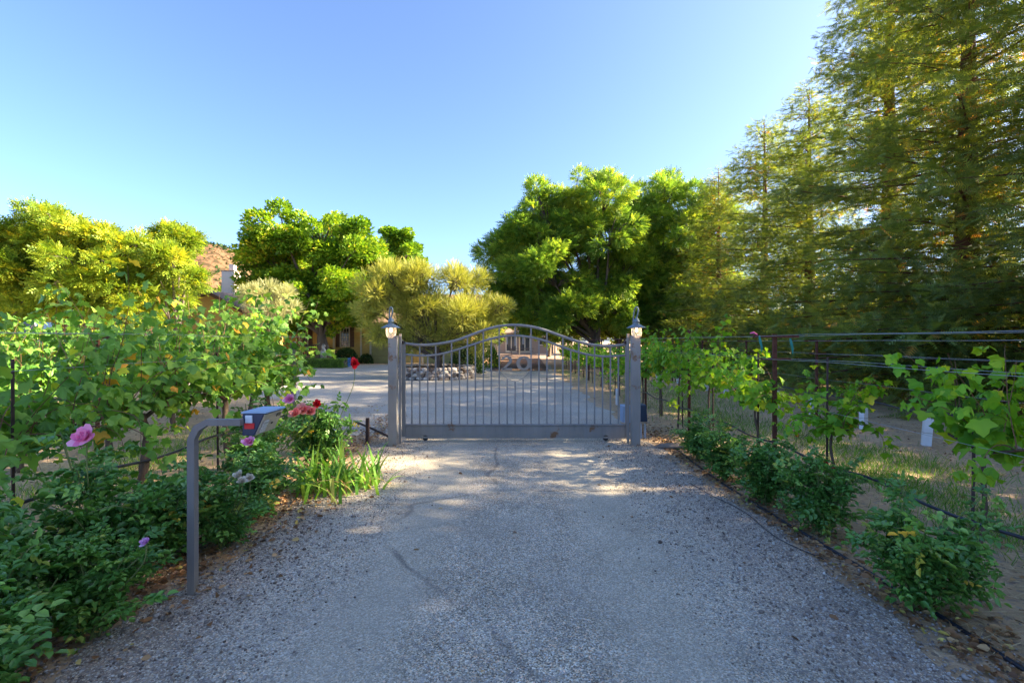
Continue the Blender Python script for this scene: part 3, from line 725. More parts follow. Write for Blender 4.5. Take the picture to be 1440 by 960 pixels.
# digits 2 and 0 cut from plate
def digit(name, strokes, th):
    mb = MB()
    for st, w in strokes:
        P = [Vector((a, 0, b)) for a, b in st]
        n = len(P)
        L = []; Rr = []
        for i, p in enumerate(P):
            t = (P[min(i+1, n-1)]-P[max(i-1, 0)]).normalized(); nn = Vector((-t.z, 0, t.x))
            ww = w[i] if hasattr(w, '__len__') else w
            L.append(p+nn*ww/2); Rr.append(p-nn*ww/2)
        b = len(mb.v)
        for i in range(n):
            for q in (L[i], Rr[i]):
                mb.v.append((q.x, -th/2, q.z)); mb.v.append((q.x, th/2, q.z))
        for i in range(n-1):
            a = b+i*4; c = a+4
            mb.f += [(a, a+2, c+2, c), (a+1, c+1, c+3, a+3), (a, c, c+1, a+1), (a+2, a+3, c+3, c+2)]; mb.a += [.5]*4
        mb.f += [(b, b+1, b+3, b+2), (b+(n-1)*4, b+(n-1)*4+2, b+(n-1)*4+3, b+(n-1)*4+1)]; mb.a += [.5]*2
    return mb
dh = 20*kg; cxz = gz(510.5)
zero = [(0.09*math.sin(a), dh/2*0.86*math.cos(a)) for a in np.linspace(0, 2*PI, 25)]
wz = [0.028+0.030*abs(math.sin(a)) for a in np.linspace(0, 2*PI, 25)]
o = digit('number', [(zero, wz)], .012).build('house_number', M['gate'], gate, loc=(gx(736.5)-gx0, -.0, cxz)); o['label'] = 'digit 0 in grey plate'
two = [(-.075, dh*.22), (-.055, dh*.36), (-.01, dh*.45), (.04, dh*.40), (.065, dh*.22), (.045, dh*.02), (0.0, -dh*.18), (-.06, -dh*.40)]
w2 = [.03, .035, .03, .04, .05, .045, .035, .03]
two = [(v.x, v.z) for v in spline([(a, 0, b) for a, b in two], 3)]; w2 = list(np.interp(np.linspace(0, 7, len(two)), range(8), w2))
o = digit('number', [(two, w2), ([(-.085, -dh*.43), (.085, -dh*.41)], .035)], .012).build('house_number', M['gate'], gate, loc=(gx(712.5)-gx0, 0, cxz)); o['label'] = 'digit 2 in grey plate'
# wheels under the beam
for x in (xl+.35, xr-.35):
    m_ = MB(); m_.tube([(x, -.02, .055), (x, .02, .055)], .045, 14); m_.build('gate_wheel', M['dark'], gate)

def lantern(X, Yp, ztop, label):
    t = empty('post_lantern', (X, Yp, ztop), label=label, cat='lantern', group='lanterns on the gate posts')
    # arm rises behind the glass, curls over and holds the cap
    pts = spline([(-.03, .055, -.005), (-.035, .06, .16), (-.035, .045, .33), (-.025, .02, .43), (0, .0, .465), (.024, -.005, .43), (.018, -.005, .36), (0, 0, .30)], 5)
    MB().tube(pts, .0115, 8).build('goose_arm', M['verdigris'], t, smooth=True)
    MB().lathe([(.001, .315), (.014, .31), (.018, .29), (.036, .283), (.038, .262), (.046, .258), (.048, .235), (.040, .228), (.044, .205), (.05, .20)], seg=20).build('cap', M['verdigris'], t, smooth=True)
    MB().lathe([(.045, .205), (.07, .193), (.11, .172), (.150, .150), (.150, .143), (.11, .163), (.05, .185)], seg=28).build('lamp_shade', M['verdigris'], t, smooth=True)
    MB().lathe([(.074, .165), (.079, .12), (.080, .07), (.070, .02), (.050, -.005), (.02, -.018), (.001, -.02)], seg=24).build('glass_globe', M['lampglass'], t, smooth=True)
    MB().lathe([(.001, .075), (.017, .085), (.024, .105), (.018, .13), (.012, .16)], seg=12).build('bulb', M['bulb'], t, smooth=True)
    MB().lathe([(.001, -.045), (.012, -.04), (.016, -.025), (.001, -.015)], seg=10).build('finial', M['verdigris'], t, smooth=True)
    l = bpy.data.lights.new('bulb_light', 'POINT'); l.energy = 0.5; l.color = (1, .6, .28); l.shadow_soft_size = .03
    lo = bpy.data.objects.new('bulb_light', l); COL.objects.link(lo); lo.parent = t; lo.location = (0, -.035, .105)
    return t
def gatepost(Xc, label, side):
    t = empty('gate_post', (Xc, 7.42, 0), label=label, cat='gate post', group='posts either side of the gate')
    MB().box((0, 0, .84), (.132, .12, 1.68)).build('column', M['post'], t, bevel=.006)
    MB().box((-side*.0, 0, 1.684), (.138, .126, .008)).build('cap_plate', M['post'], t)
    MB().box((-side*.082, .12, .86), (.034, .05, 1.72)).build('guide_channel', M['post'], t)
    MB().tube([(-side*.085, .19, 1.585), (-side*.085, .30, 1.585)], .028, 12).build('guide_roller', M['darksteel'], t)
    MB().box((-side*.085, .16, 1.62), (.03, .1, .02)).build('bracket', M['post'], t)
    return t
gatepost(-1.822, 'grey steel gate post on the flowerbed side, rust down its edge', -1)
gatepost(1.892, 'grey steel gate post beside the blue motor box, with rust patches', 1)
lantern(-1.85, 7.395, 1.66, 'lit barn lantern on the gate post beside the flowerbed')
lantern(1.905, 7.395, 1.66, 'lit barn lantern on the gate post beside the motor box')
# operator
t = empty('gate_operator', (2.05, 8.08, 0), label='blue gate motor box on a low stand behind the gate post', cat='gate motor')
MB().box((-.15, 0, .40), (.15, .24, .28)).build('control_box', M['ltblue'], t, bevel=.012)
MB().box((.06, .0, .42), (.25, .26, .28), taper=.86).build('motor_cover', M['boxblue'], t, bevel=.02)
MB().box((.06, 0, .27), (.30, .30, .02)).build('base_plate', M['steel'], t)
for x in (-.03, .08, .15): MB().box((x, -.08, .13), (.03, .03, .26)).build('leg', M['ltblue'], t)
tag(MB().tube([(-1.9, 7.5, .12), (-2.3, 7.95, .17), (-2.75, 8.4, .22)], .018, 8).build('barrier_pipe', M['darksteel'], smooth=True), 'thin dark pipe leaning from the gate post into the roses', 'pipe')
tag(MB().box((-2.27, 7.6, .2), (.05, .05, .4)).build('short_stake', M['darksteel'], bevel=.003), 'short dark stake hidden by leaves near the gate pipe', 'stake')

# ------------------------------------------------------------------ keypad pedestal
t = empty('keypad_pedestal', (-2.02, 3.06, 0), label='square steel gooseneck post carrying an entry keypad box beside the drive', cat='keypad post')
sq = .032
path = [(0, 0, -.05), (0, 0, .985), (.035, 0, 1.055), (.095, 0, 1.09), (.31, 0, 1.09)]
MB().tube(path, [sq, sq, sq, sq*.9, sq*.9], 4, square=True).build('post', M['pedestal'], t)
bx = -1.735+2.02
prof = [(0, -.105), (.075, -.105), (.14, .035), (.0, .035)]
kb = empty('keypad_box', (bx, .05, 1.10)); kb.parent = t
MB().prism(prof, 0, .26, 'Y').build('housing', M['boxblue'], kb, bevel=.004)
MB().prism([(-.004, .038), (.155, .038), (.15, .048), (-.004, .048)], -.006, .268, 'Y').build('hood', M['ltblue'], kb)
# sloping face plate with keys: normal in XZ plane
e1 = Vector((.065, 0, .14)).normalized(); nrm = Vector((e1.z, 0, -e1.x)); 
rotm = Matrix((nrm, Vector((0, 1, 0)), e1)).transposed()
c0 = Vector((.1075, .13, -.035))
def face_box(u, w, su, sw, th, off): # u along Y, w along slope
    c = c0+Vector((0, u, 0))+e1*w+nrm*off
    return c, (th, su, sw)
mb = MB(); c, d = face_box(0, 0, .245, .145, .006, .004); mb.box(c, d, rotm).build('face_plate', M['steel'], kb)
mb = MB()
for i in range(3):
    for j in range(4):
        c, d = face_box(-.085+i*.022, -.05+j*.022, .015, .015, .006, .010); mb.box(c, d, rotm)
mb.build('key_block', M['key'], kb)
mb = MB(); c, d = face_box(.03, -.01, .012, .012, .004, .010); mb.box(c, d, rotm).build('camera_window', M['dark'], kb); mb = MB(); c, d = face_box(.075, .045, .05, .02, .004, .010); mb.box(c, d, rotm); mb.build('card_slot', M['dark'], kb)
MB().box((.045, -.004, .001), (.045, .010, .05)).build('white_button', M['white'], kb, bevel=.003)
MB().box((.048, -.003, -.043), (.062, .006, .036)).build('red_sticker', M['red'], kb)

# ------------------------------------------------------------------ grapevines
def vine(seed, full=True, sp=1.0):
    rr = np.random.default_rng(seed); rn = random.Random(seed)
    tb = MB(); sb = MB(); cl = Cloud()
    hc = 0.80 if full else 0.80
    jx = rn.uniform(-.05, .05)
    tpz = [(jx, rn.uniform(-.05, .05), -.03), (rn.uniform(-.05, .05), rn.uniform(-.05, .05), .3), (rn.uniform(-.04, .04), rn.uniform(-.04, .04), .6), (0, 0, hc)]
    r0 = .032 if full else .014
    tp = spline(tpz, 5); tb.tube(tp, [r0*(1.3-0.5*i/len(tp))*(1+.12*math.sin(i*2.3)) for i in range(len(tp))], 7)
    for s in (-1, 1):
        ap = spline([(0, 0, hc-.05), (0, s*.25, hc+.03), (rn.uniform(-.03, .03), s*(.66 if full else .45*sp), hc+.02)], 4)
        tb.tube(ap, [r0*.7*(1-.4*i/len(ap)) for i in range(len(ap))], 6)
    nsh = 27 if full else 14
    for k in range(nsh):
        y0 = (-.66+1.32*(k+.5)/nsh if full else (-.42+.84*(k+.5)/nsh)*sp)+rn.uniform(-.05, .05)
        L = rn.uniform(.75, 1.25) if full else rn.uniform(.5, .9)
        th = rn.uniform(-.55, .55) if full else rn.uniform(-.7, .7)
        hang = rn.random() < (.42 if full else .4)
        p = Vector((0, y0, hc+.02)); L *= (1 if sp == 1 else .85); d = Vector((math.sin(th), rn.uniform(-.25, .25), math.cos(th)*(1 if not hang else .45))).normalized()
        pts = [p.copy()]; n = 12
        for i in range(n):
            d = (d+Vector((rn.uniform(-.10, .10), rn.uniform(-.10, .10), (-.17 if hang else -.035)+rn.uniform(-.06, .04)))).normalized()
            if abs(p.x) > .42: d.x *= .6
            p = p+d*L/n; pts.append(p.copy())
        sb.tube(pts, [.0048*(1-.7*i/n) for i in range(n+1)], 4, caps=False)
        A_ = np.array([tuple(q) for q in pts])
        nl = int(L*(28 if full else 36)); u = rr.uniform(.03, 1, nl)*n; i0 = np.minimum(u.astype(int), n-1)
        P = A_[i0]+(A_[i0+1]-A_[i0])*(u-i0)[:, None]
        out = rr.normal(size=(nl, 3))*np.array([1, .8, .35]); out[:, 0] += np.sign(P[:, 0]+1e-3)*.5
        out = unit(out); pet = rr.uniform(.03, .12, nl)[:, None]
        P = P+out*pet
        Yd = unit(out*0.9+np.array([0, 0, -.75])+rr.normal(size=(nl, 3))*.35)
        Nn = unit(out*0.9+np.array([0, 0, .65])+rr.normal(size=(nl, 3))*.4)
        S = rr.uniform(.085, .155, nl)*(1-.35*(u/n))
        cr = np.clip(rr.normal(.42+.15*(u/n), .2, nl), 0, .93); cr[rr.random(nl) < (.012 if full else .03)] = rr.uniform(.93, 1)
        q_ = rr.integers(0, 3, nl)
        for qi, tt in enumerate((T_grape, T_grape2, T_grape3)):
            h_ = q_ == qi; cl.add(tt, P[h_], Yd[h_], Nn[h_], S[h_]*(1, .85, 1.08)[qi], cr[h_])
    return [tb.mesh('trunk', True, recalc=False), sb.mesh('shoots', False, recalc=False), cl.mesh('foliage')]
VF = [vine(s, True) for s in (21, 22, 23, 24)]
VY = [vine(s, False) for s in (31, 32, 33, 34)]
VC = [vine(s, False, .45) for s in (36, 37)]
def put_vine(ms, lm, X, Y, label, group, rz=0, s=1.0, sz=1.0, stake=True):
    t = empty('grapevine', (X, Y, 0), rz, label=label, cat='grapevine', group=group)
    t.scale = (s, s, s*sz)
    link('trunk', ms[0], M['vinebark'], t); link('shoot', ms[1], M['redcane'], t)
    f = link('foliage', ms[2], None, t)
    if len(ms[2].materials) == 0: ms[2].materials.append(lm)
    return t
stake_me = MB().box((0, 0, .72), (.018, .018, 1.5)).mesh('steel_stake')
stake_me.materials.append(M['darksteel'])
def put_stake(X, Y, label, group, s=1):
    o = link('vine_stake', stake_me, None, loc=(X, Y, 0)); o.scale = (1, 1, s); o.rotation_euler = (R.normal(0, .015), R.normal(0, .015), R.uniform(0, 1))
    return tag(o, label, 'stake', group)
post_me = MB().box((0, 0, .84), (.045, .03, 1.70)).mesh('column'); post_me.materials.append(M['rust'])
arm_me = MB().box((0, 0, 0), (.52, .03, .03)).mesh('crossarm'); arm_me.materials.append(M['rust'])
arm2_me = MB().box((0, 0, 0), (.34, .028, .028)).mesh('crossarm'); arm2_me.materials.append(M['rust'])
def put_post(X, Y, label, group, H=1.0, arms=True):
    t = empty('trellis_post', (X, Y, 0), R.normal(0, .05), label=label, cat='trellis post', group=group)
    t.scale = (1, 1, H)
    link('column', post_me, None, t)
    if arms:
        link('crossarm', arm_me, None, t, (0, -.031, 1.66)); link('crossarm', arm2_me, None, t, (0, -.03, 1.39))
    return t
def put_wires(X, y0, y1, zs, rowname, group):
    nm = {0: 'top', 1: 'second', 2: 'third', 3: 'fourth', 4: 'fifth', 5: 'lowest'}
    for i, (dx, z) in enumerate(zs):
        n = int((y1-y0)/1.4)+1; pts = []
        for k in range(n*3+1):
            y = y0+(y1-y0)*k/(n*3); pts.append((X+dx, y, z-.012*math.sin(PI*((y-y0) % 2.8)/2.8)))
        o = MB().tube(pts, .0017, 4, caps=False).build('trellis_wire', M['wire'])
        tag(o, '%s wire down of the trellis in %s' % (nm[i], rowname), 'wire', group)
def hose(X, ys_, z, label, r=.011, seed=1, amp=.05, xamp=.0):
    rn = random.Random(seed); pts = []
    n = int((ys_[1]-ys_[0])/0.23)
    for k in range(n+1):
        y = ys_[0]+(ys_[1]-ys_[0])*k/n
        pts.append((X+xamp*math.sin(y*1.1+seed)+rn.uniform(-.004, .004), y, max(r, z-amp*abs(math.sin(PI*y/1.4)))))
    return tag(MB().tube(spline(pts, 2), r, 8).build('drip_hose', M['hose'], smooth=True), label, 'hose')

# right rows (beside redwoods)
RX = 3.15
rowR1 = 'the vine row next to the drive on the redwood side'
ysR = [3.48]+[4.85+1.38*i for i in range(18)]
for i, y in enumerate(ysR):
    if y < 6.9: ms_ = VY[i % 4]; s = [1.0, .86, .98][i] if i < 3 else .95
    else: ms_ = VF[i % 4] if i % 3 == 0 and y > 7 else VY[(i*3) % 4]; s = .98 if y < 12 else .92
    rz = [PI*.02, PI, .1, PI-.1][i % 4]
    v = put_vine(VC[i] if i < 2 else VY[i % 4], M['l_youngvine'], [3.40, 3.22][i] if i < 2 else RX+R.normal(0, .03), y,
             ('young grapevine with big lit yellow-green leaves, closest to the camera on the redwood side' if i == 0 else '%s young light green grapevine from the camera in the row on the redwood side' % ORD[i]),
             'young vines in the row on the redwood side', rz, s*1.06, 1.17 if i in (3, 4, 5) else 1.0)
    put_stake((3.36 if i == 0 else RX+.04), y+.05, '%s thin vine stake from the camera in the row on the redwood side' % ORD[i], 'stakes of the redwood-side row', .98 if i else .70)
ps = [5.8, 8.6, 11.4, 14.2, 17.0, 19.8, 22.6, 25.4]
for i, y in enumerate(ps):
    put_post(RX, y, ('rusty steel trellis post with two crossarms and teal ties, near the roses' if i == 0 else '%s rusty trellis post from the camera in the first row on the redwood side' % ORD[i]), 'trellis posts of the redwood-side row', 1.0 if i != 1 else 1.07, i != 1)
put_wires(RX, -1.0, 27, [(0.25, 1.672), (-0.25, 1.672), (.16, 1.405), (-.16, 1.405), (0, .90)], 'the first row on the redwood side', 'wires of the redwood-side row')
hose(RX-.03, (-.5, 27), .42, 'black drip hose hung along the first vine row on the redwood side', .0125, 3)
hose(2.42, (.5, 7.9), .012, 'black irrigation hose lying on the soil beneath the roses', .012, 5, 0.0, .06)
o = MB().tube(spline([(2.28,3.5,.015),(2.14,3.9,.018),(2.16,4.5,.018),(2.05,5.0,.018),(2.0,5.4,.015)], 6), .004, 6).build('thin_dripline', M['hose']); tag(o, 'thin black drip line lying loose on the gravel edge', 'hose')
# ribbon ties on the first post
for dx, z, m_, l in ((-.20, 1.64, 'green_tie', 'teal ribbon tied to the outer end of the first post crossarm'), (.17, 1.61, 'green_tie', 'teal ribbon tied beside the column of the first trellis post'), (-.27, 1.685, 'pink_tie', 'pink ribbon knotted on the wire above the teal ribbon')):
    mb = MB()
    if m_ == 'green_tie': mb.tube([(0, 0, .03), (.01, -.01, -.04), (.03, 0, -.10), (.035, .01, -.16)], [.012, .016, .014, .006], 5)
    else: mb.tube([(-.04, 0, .012), (0, -.005, .02), (.05, 0, -.005)], [.006, .014, .006], 5)
    tag(mb.build('ribbon_tie', M[m_], loc=(RX+dx, 5.77, z)), l, 'ribbon')
# second row with white tubes
rowR2 = 6.35
tube_me = MB().prism([(-.055, -.045), (.055, -.045), (.055, .045), (-.055, .045)], 0, .42, 'Z').mesh('tube_body'); tube_me.materials.append(M['tube'])
band_me = MB().box((0, 0, .2), (.116, .096, .012)).mesh('band'); band_me.materials.append(M['wire'])
for i in range(12):
    y = 7.45+1.38*i
    X = rowR2+R.normal(0, .04)
    t = empty('grow_tube', (X, y, 0), R.normal(0, .3), label='%s white square grow tube from the camera in the second row by the redwoods' % ORD[i], cat='grow tube', group='white grow tubes round baby vines')
    t.rotation_euler = (R.normal(0, .04), R.normal(0, .05), R.normal(0, .3))
    link('tube_body', tube_me, None, t); link('band', band_me, None, t)
for i, y in enumerate([8.9, 12.9, 15.5, 17.0, 18.6, 20.1, 21.6, 23.1]):
    put_vine(VY[i % 4], M['l_youngvine'], rowR2+.1, y+.4, '%s light green grapevine from the camera in the second row by the redwoods' % ORD[i], 'vines of the second row by the redwoods', i*PI, .55 if i == 0 else .9)
for i, y in enumerate([10.0, 13.0, 16.0, 19.0, 22.0]):
    put_post(rowR2-.05, y, '%s rusty trellis post from the camera in the second row by the redwoods' % ORD[i], 'posts of the second redwood-side row', .97)
put_wires(rowR2, 0, 23, [(0.25, 1.622), (-0.25, 1.622), (.16, 1.36), (-.16, 1.36), (0, .84)], 'the second row by the redwoods', 'wires of the second redwood-side row')
hose(rowR2, (2, 22), .55, 'black drip hose hung along the second vine row by the redwoods', .012, 9)

# left rows (beside keypad)
def leftrow(X, ys_, sname, gname, sc, posts, n0=0):
    for i, y in enumerate(ys_):
        lab = '%s lush dark green grapevine from the camera in %s' % (ORD[i], sname)
        put_vine(VF[(i+n0) % 4], M['l_vine'], X+R.normal(0, .04), y, lab, gname, (i % 2)*PI+R.normal(0, .06), sc[i] if hasattr(sc, '__len__') else sc)
    for i, y in enumerate(posts):
        put_post(X, y, '%s rusty trellis post from the camera in %s' % (ORD[i], sname), 'trellis posts among the lush vines', 1.0)
leftrow(-3.62, [3.35, 4.7, 6.05, 7.25], 'the lush row nearest the keypad', 'lush vines nearest the keypad', [1.02, 1.12, 1.18, 1.22], [])
leftrow(-6.0, [4.6, 5.95, 7.3, 8.65, 10.0, 11.3], 'the second lush row from the keypad', 'lush vines of the second row', 1.08, [7.0], 1)
leftrow(-8.5, [7.2, 8.55, 9.9, 11.25, 12.6, 13.9], 'the third lush row from the keypad', 'lush vines of the third row', 1.05, [10.0], 2)
leftrow(-11.0, [9.8, 11.15, 12.5, 13.85, 15.2], 'the fourth lush row from the keypad', 'lush vines of the fourth row', 1.05, [], 3)
leftrow(-13.5, [12.2, 13.55, 14.9, 16.2], 'the fifth lush row from the keypad', 'lush vines of the fifth row', 1.05, [], 0)
put_wires(-3.62, -1, 7.9, [(0.25, 1.672), (-.25, 1.672), (.16, 1.405), (0, .9)], 'the lush row nearest the keypad', 'wires of the lush row nearest the keypad')
hose(-3.5, (-.5, 7.8), .50, 'black drip hose hung low along the lush vine row', .0135, 12)
o = MB().box((0, 0, .8), (.07, .07, 1.6)).build('end_post', M['post'], loc=(-3.55, 7.85, 0), bevel=.004); tag(o, 'grey end post of the lush vine row beyond the keypad', 'post')
for i, y in enumerate([3.55, 6.02]):
    put_stake(-3.66, y, ['thin rusty stake at the picture edge in the lush row','thin rusty stake standing behind the keypad arm'][i], 'stakes of the lush row', 1.0)

# ------------------------------------------------------------------ roses
def rosebush(seed, H, Wd, ncane=16, dens=1.0, sprig=.105, thin=False):
    rr = np.random.default_rng(seed); rn = random.Random(seed)
    sb = MB(); cl = Cloud(); tips = []
    for k in range(ncane):
        a = rn.uniform(0, 2*PI); lean = rn.uniform(.1, 1.0)
        hh = H*rn.uniform(.4, 1.0)*(1-.35*lean*.7)*(1.35 if k % 6 == 0 else 1); w = Wd/2*lean
        p0 = Vector((rn.uniform(-.06, .06), rn.uniform(-.06, .06), 0)); p2 = Vector((math.cos(a)*w, math.sin(a)*w, hh))
        p1 = p0.lerp(p2, .5)+Vector((0, 0, hh*.12))+Vector((rn.uniform(-.05, .05), rn.uniform(-.05, .05), 0))
        pts = spline([p0, p1, p2], 6); n = len(pts)
        sb.tube(pts, [.007*(1-.6*i/n) for i in range(n)], 5, caps=False); tips.append(pts[-1])
        segs = [pts]
        for q in range(4 if not thin else 1):
            i = rn.randrange(3, n-2); d = Vector((rn.uniform(-1, 1), rn.uniform(-1, 1), rn.uniform(.0, .9))).normalized(); l = rn.uniform(.12, .3)
            br = spline([pts[i], pts[i]+d*l*.5+Vector((0, 0, .03)), pts[i]+d*l], 3); segs.append(br)
            sb.tube(br, [.0035*(1-.5*j/len(br)) for j in range(len(br))], 4, caps=False)
        for sg in segs:
            A_ = np.array([tuple(q) for q in sg]); n = len(A_)-1
            Ls = sum((sg[j+1]-sg[j]).length for j in range(n))
            m = max(3, int(Ls*26*dens)); u = rr.uniform(.12 if sg is pts else .1, 1, m)*n; i0 = np.minimum(u.astype(int), n-1)
            P = A_[i0]+(A_[i0+1]-A_[i0])*(u-i0)[:, None]
            o = rr.normal(size=(m, 3))*np.array([1, 1, .5]); o = unit(o)
            Yd = unit(o+np.array([0, 0, .12])); Nn = unit(np.array([0, 0, 1.0])+rr.normal(size=(m, 3))*.4)
            cr = np.clip(rr.normal(.45, .2, m), 0, .95); cr[rr.random(m) < .006] = 1.0
            h_ = rr.random(m) < .5; S_ = rr.uniform(.55, 1.35, m)*sprig
            cl.add(T_rose, P[h_], Yd[h_], Nn[h_], S_[h_], cr[h_]); cl.add(T_rose2, P[~h_], Yd[~h_], Nn[~h_], S_[~h_], cr[~h_])
    return sb.mesh('cane', False, recalc=False), cl.mesh('foliage'), tips
def petal_tpl():
    v = []; f = []
    for j in range(4):
        for i in range(3):
            s = (i-1); t = j/3
            w = .42*math.sin(PI*(.15+.72*t)); v.append((s*w, t, .28*t*t*(1 if True else 0)+.16*s*s*(1-t)))
    for j in range(3):
        for i in range(2):
            a = j*3+i; f.append((a, a+1, a+4, a+3))
    return tpl(v, f)
T_petal = petal_tpl()
def flower_mesh(seed, n=26, r=.05, openn=1.0):
    rr = np.random.default_rng(seed); cl = Cloud()
    k = np.arange(n); az = k*2.399+rr.normal(0, .15, n); el = np.linspace(1.35, .12*openn, n)+rr.normal(0, .1, n)
    Y = np.stack([np.cos(el)*np.cos(az), np.cos(el)*np.sin(az), np.sin(el)], 1)
    Nn = np.stack([-np.sin(el)*np.cos(az), -np.sin(el)*np.sin(az), np.cos(el)], 1)
    cl.add(T_petal, np.zeros((n, 3)), Y, Nn, np.linspace(.5, 1.0, n)*r*rr.uniform(.85, 1.15, n), np.clip(rr.normal(.5, .28, n), 0, 1))
    return cl.mesh('flower')
FM = {}
for i, c in enumerate(('pink', 'lilac', 'white', 'coral', 'red')):
    me = flower_mesh(40+i); me.materials.append(M['p_'+c]); FM[c] = me
RB = [rosebush(51, .85, .9), rosebush(52, .8, 1.0, 18), rosebush(53, .95, .8, 15), rosebush(54, .75, .95, 20)]
def put_rose(k, X, Y, s, label, group, flowers=(), rz=0, sz=1.0):
    b = RB[k]
    t = empty('rose_bush', (X, Y, 0), rz, label=label, cat='rose bush', group=group); t.scale = (s, s, s*sz)
    link('cane', b[0], M['cane'], t); link('foliage', b[1], M['l_rose'], t)
    for (c, wx, wy, wz, fs) in flowers:
        loc = t.location; dx, dy = (wx-X)/s, (wy-Y)/s; ca, sa = math.cos(-rz), math.sin(-rz)
        lx, ly, lz = dx*ca-dy*sa, dx*sa+dy*ca, wz/(s*sz)
        st = MB().tube(spline([(lx*.55, ly*.55, lz*.5), (lx*.95, ly*.95, lz*.8), (lx, ly, lz)], 4), .004/s, 5).build('flower_stem', M['cane'], t)
        f = link('flower', FM[c], None, t, (lx, ly, lz)); f.scale = (fs, fs, fs/sz); f.rotation_euler = (Matrix.Rotation(-rz, 3, 'Z') @ Matrix.Rotation(R.uniform(.75, 1.1), 3, 'X') @ Matrix.Rotation(R.uniform(-.25, .25), 3, 'Y') @ Matrix.Rotation(R.uniform(0, 6), 3, 'Z')).to_euler()
    return t
def fp(c, px, py, Y, fs=1.0): return (c, PX(px, Y), Y, PZ(py, Y), fs)
G1 = 'rose bushes along the keypad side of the drive'
put_rose(1, -2.32, 2.02, .95, 'low dark rose bush at the bottom corner of the picture beside the drive', G1, rz=.4, sz=.75)
put_rose(3, -2.75, 2.45, 1.0, 'dense rose bush without blooms between the corner bush and the pink bloom', G1, rz=2.2, sz=1.02)
put_rose(0, -2.30, 2.62, .85, 'rose bush with a small lilac bloom low down before the post', G1, [fp('lilac', 206, 762, 2.55, .75)], rz=1.0, sz=.82)
put_rose(2, -2.55, 2.98, 1.0, 'tall rose bush carrying one large pink bloom at its top', G1, [fp('pink', 122, 616, 2.85, 1.6)], rz=3.0, sz=1.0)
put_rose(3, -2.55, 3.55, 1.0, 'rose bush directly behind the steel keypad post', G1, [fp('pink', 351, 622, 3.75, 1.1)], rz=4.0, sz=.88)
put_rose(1, -2.25, 3.75, .82, 'rose bush with open cream-white blooms under the keypad box', G1, [fp('white', 337, 668, 3.6, 1.1), fp('white', 352, 672, 3.62, 1.1), fp('white', 341, 676, 3.55, 1.0)], rz=5.0, sz=.8)
put_rose(0, -2.35, 4.45, .95, 'leafy rose bush beside the iris clump with no bloom', G1, rz=.2, sz=.8)
put_rose(2, -2.70, 5.05, 1.0, 'rose bush with coral and pink blooms behind the keypad box', G1, [fp('coral', 427, 577, 5.1, 1.7), fp('coral', 416, 582, 5.0, 1.4), fp('pink', 408, 562, 5.2, 1.4), fp('coral', 437, 579, 5.15, 1.4), fp('red', 447, 569, 5.3, 1.3)], rz=1.4, sz=.92)
put_rose(3, -2.35, 5.95, .92, 'thinner rose bush with one red bloom on a long cane beside the gate', G1, [fp('red', 499, 512, 5.95, 1.6)], rz=2.4, sz=1.18)
put_rose(0, -2.95, 6.9, .85, 'farthest rose bush of the bed, in front of the open court', G1, rz=3.4, sz=1.12)
G2 = 'rose bushes along the redwood side of the drive'
put_rose(1, 2.44, 2.93, .86, 'glossy green rose bush in the near corner on the redwood side', G2, rz=2.0, sz=.95)
put_rose(0, 2.55, 4.0, .84, 'rose bush with deep red buds next to the near glossy bush', G2, [fp('red', 1160, 652, 4.2, .7), fp('red', 1172, 660, 4.2, .6)], rz=.3, sz=1.0)
put_rose(3, 2.5, 4.75, .86, 'bluish rose bush with small dark red blooms below the rusty post', G2, [fp('red', 1104, 668, 4.7, .7), fp('red', 1120, 612, 5.4, .6)], rz=1.2, sz=.98)
put_rose(2, 2.45, 5.6, .86, 'pale twiggy rose bush second from the gate on the redwood side', G2, rz=2.8, sz=.8)
put_rose(1, 2.50, 6.5, .82, 'rose bush nearest the gate motor on the redwood side', G2, rz=3.8, sz=.85)

# iris clumps
def iris(seed, n, H, sp):
    rr = np.random.default_rng(seed); V = []; C_ = []; I = []; A_ = []
    for k in range(n):
        bx, by = np.clip(rr.normal(0, sp*.36, 2), -sp*.6, sp*.6); a = rr.uniform(0, 2*PI); L = H*rr.uniform(.55, 1.1); le = rr.uniform(.2, 1.0); w = rr.uniform(.012, .02)
        col = np.clip(rr.normal(.4, .2)+(.45 if le > .8 else 0), 0, 1)
        d = np.array([math.cos(a), math.sin(a)]); sd = np.array([-d[1], d[0]]); seg = 7; b = len(V); x = 0; z = 0; th = le*.6
        for i in range(seg+1):
            u = i/seg; ww = w*(1-u**2.2)+.0008
            for s in (-1, 1): V.append((bx+d[0]*x+sd[0]*ww*s, by+d[1]*x+sd[1]*ww*s, z+.004*0))
            x += math.sin(th)*L/seg; z += math.cos(th)*L/seg; th += le*.27
            z = max(z, .01)
        for i in range(seg):
            q = b+i*2; I += [q, q+1, q+3, q+2]; C_.append(4); A_.append(col)
    return rawmesh('blades', V, C_, I, A_)
def put_iris(seed, X, Y, n, H, sp, label):
    o = link('iris_clump', iris(seed, n, H, sp), M['l_iris'], loc=(X, Y, 0)); return tag(o, label, 'iris', 'iris clumps by the gate')
put_iris(1, -1.72, 5.35, 90, .50, .55, 'strappy iris clump with green and tan blades at the driveway edge')
put_iris(2, -2.05, 5.25, 60, .62, .35, 'taller upright iris clump with a yellow blade against the roses')
put_iris(3, -1.95, 5.0, 45, .38, .45, 'shorter iris clump with drying blades near the cream-bloom rose')

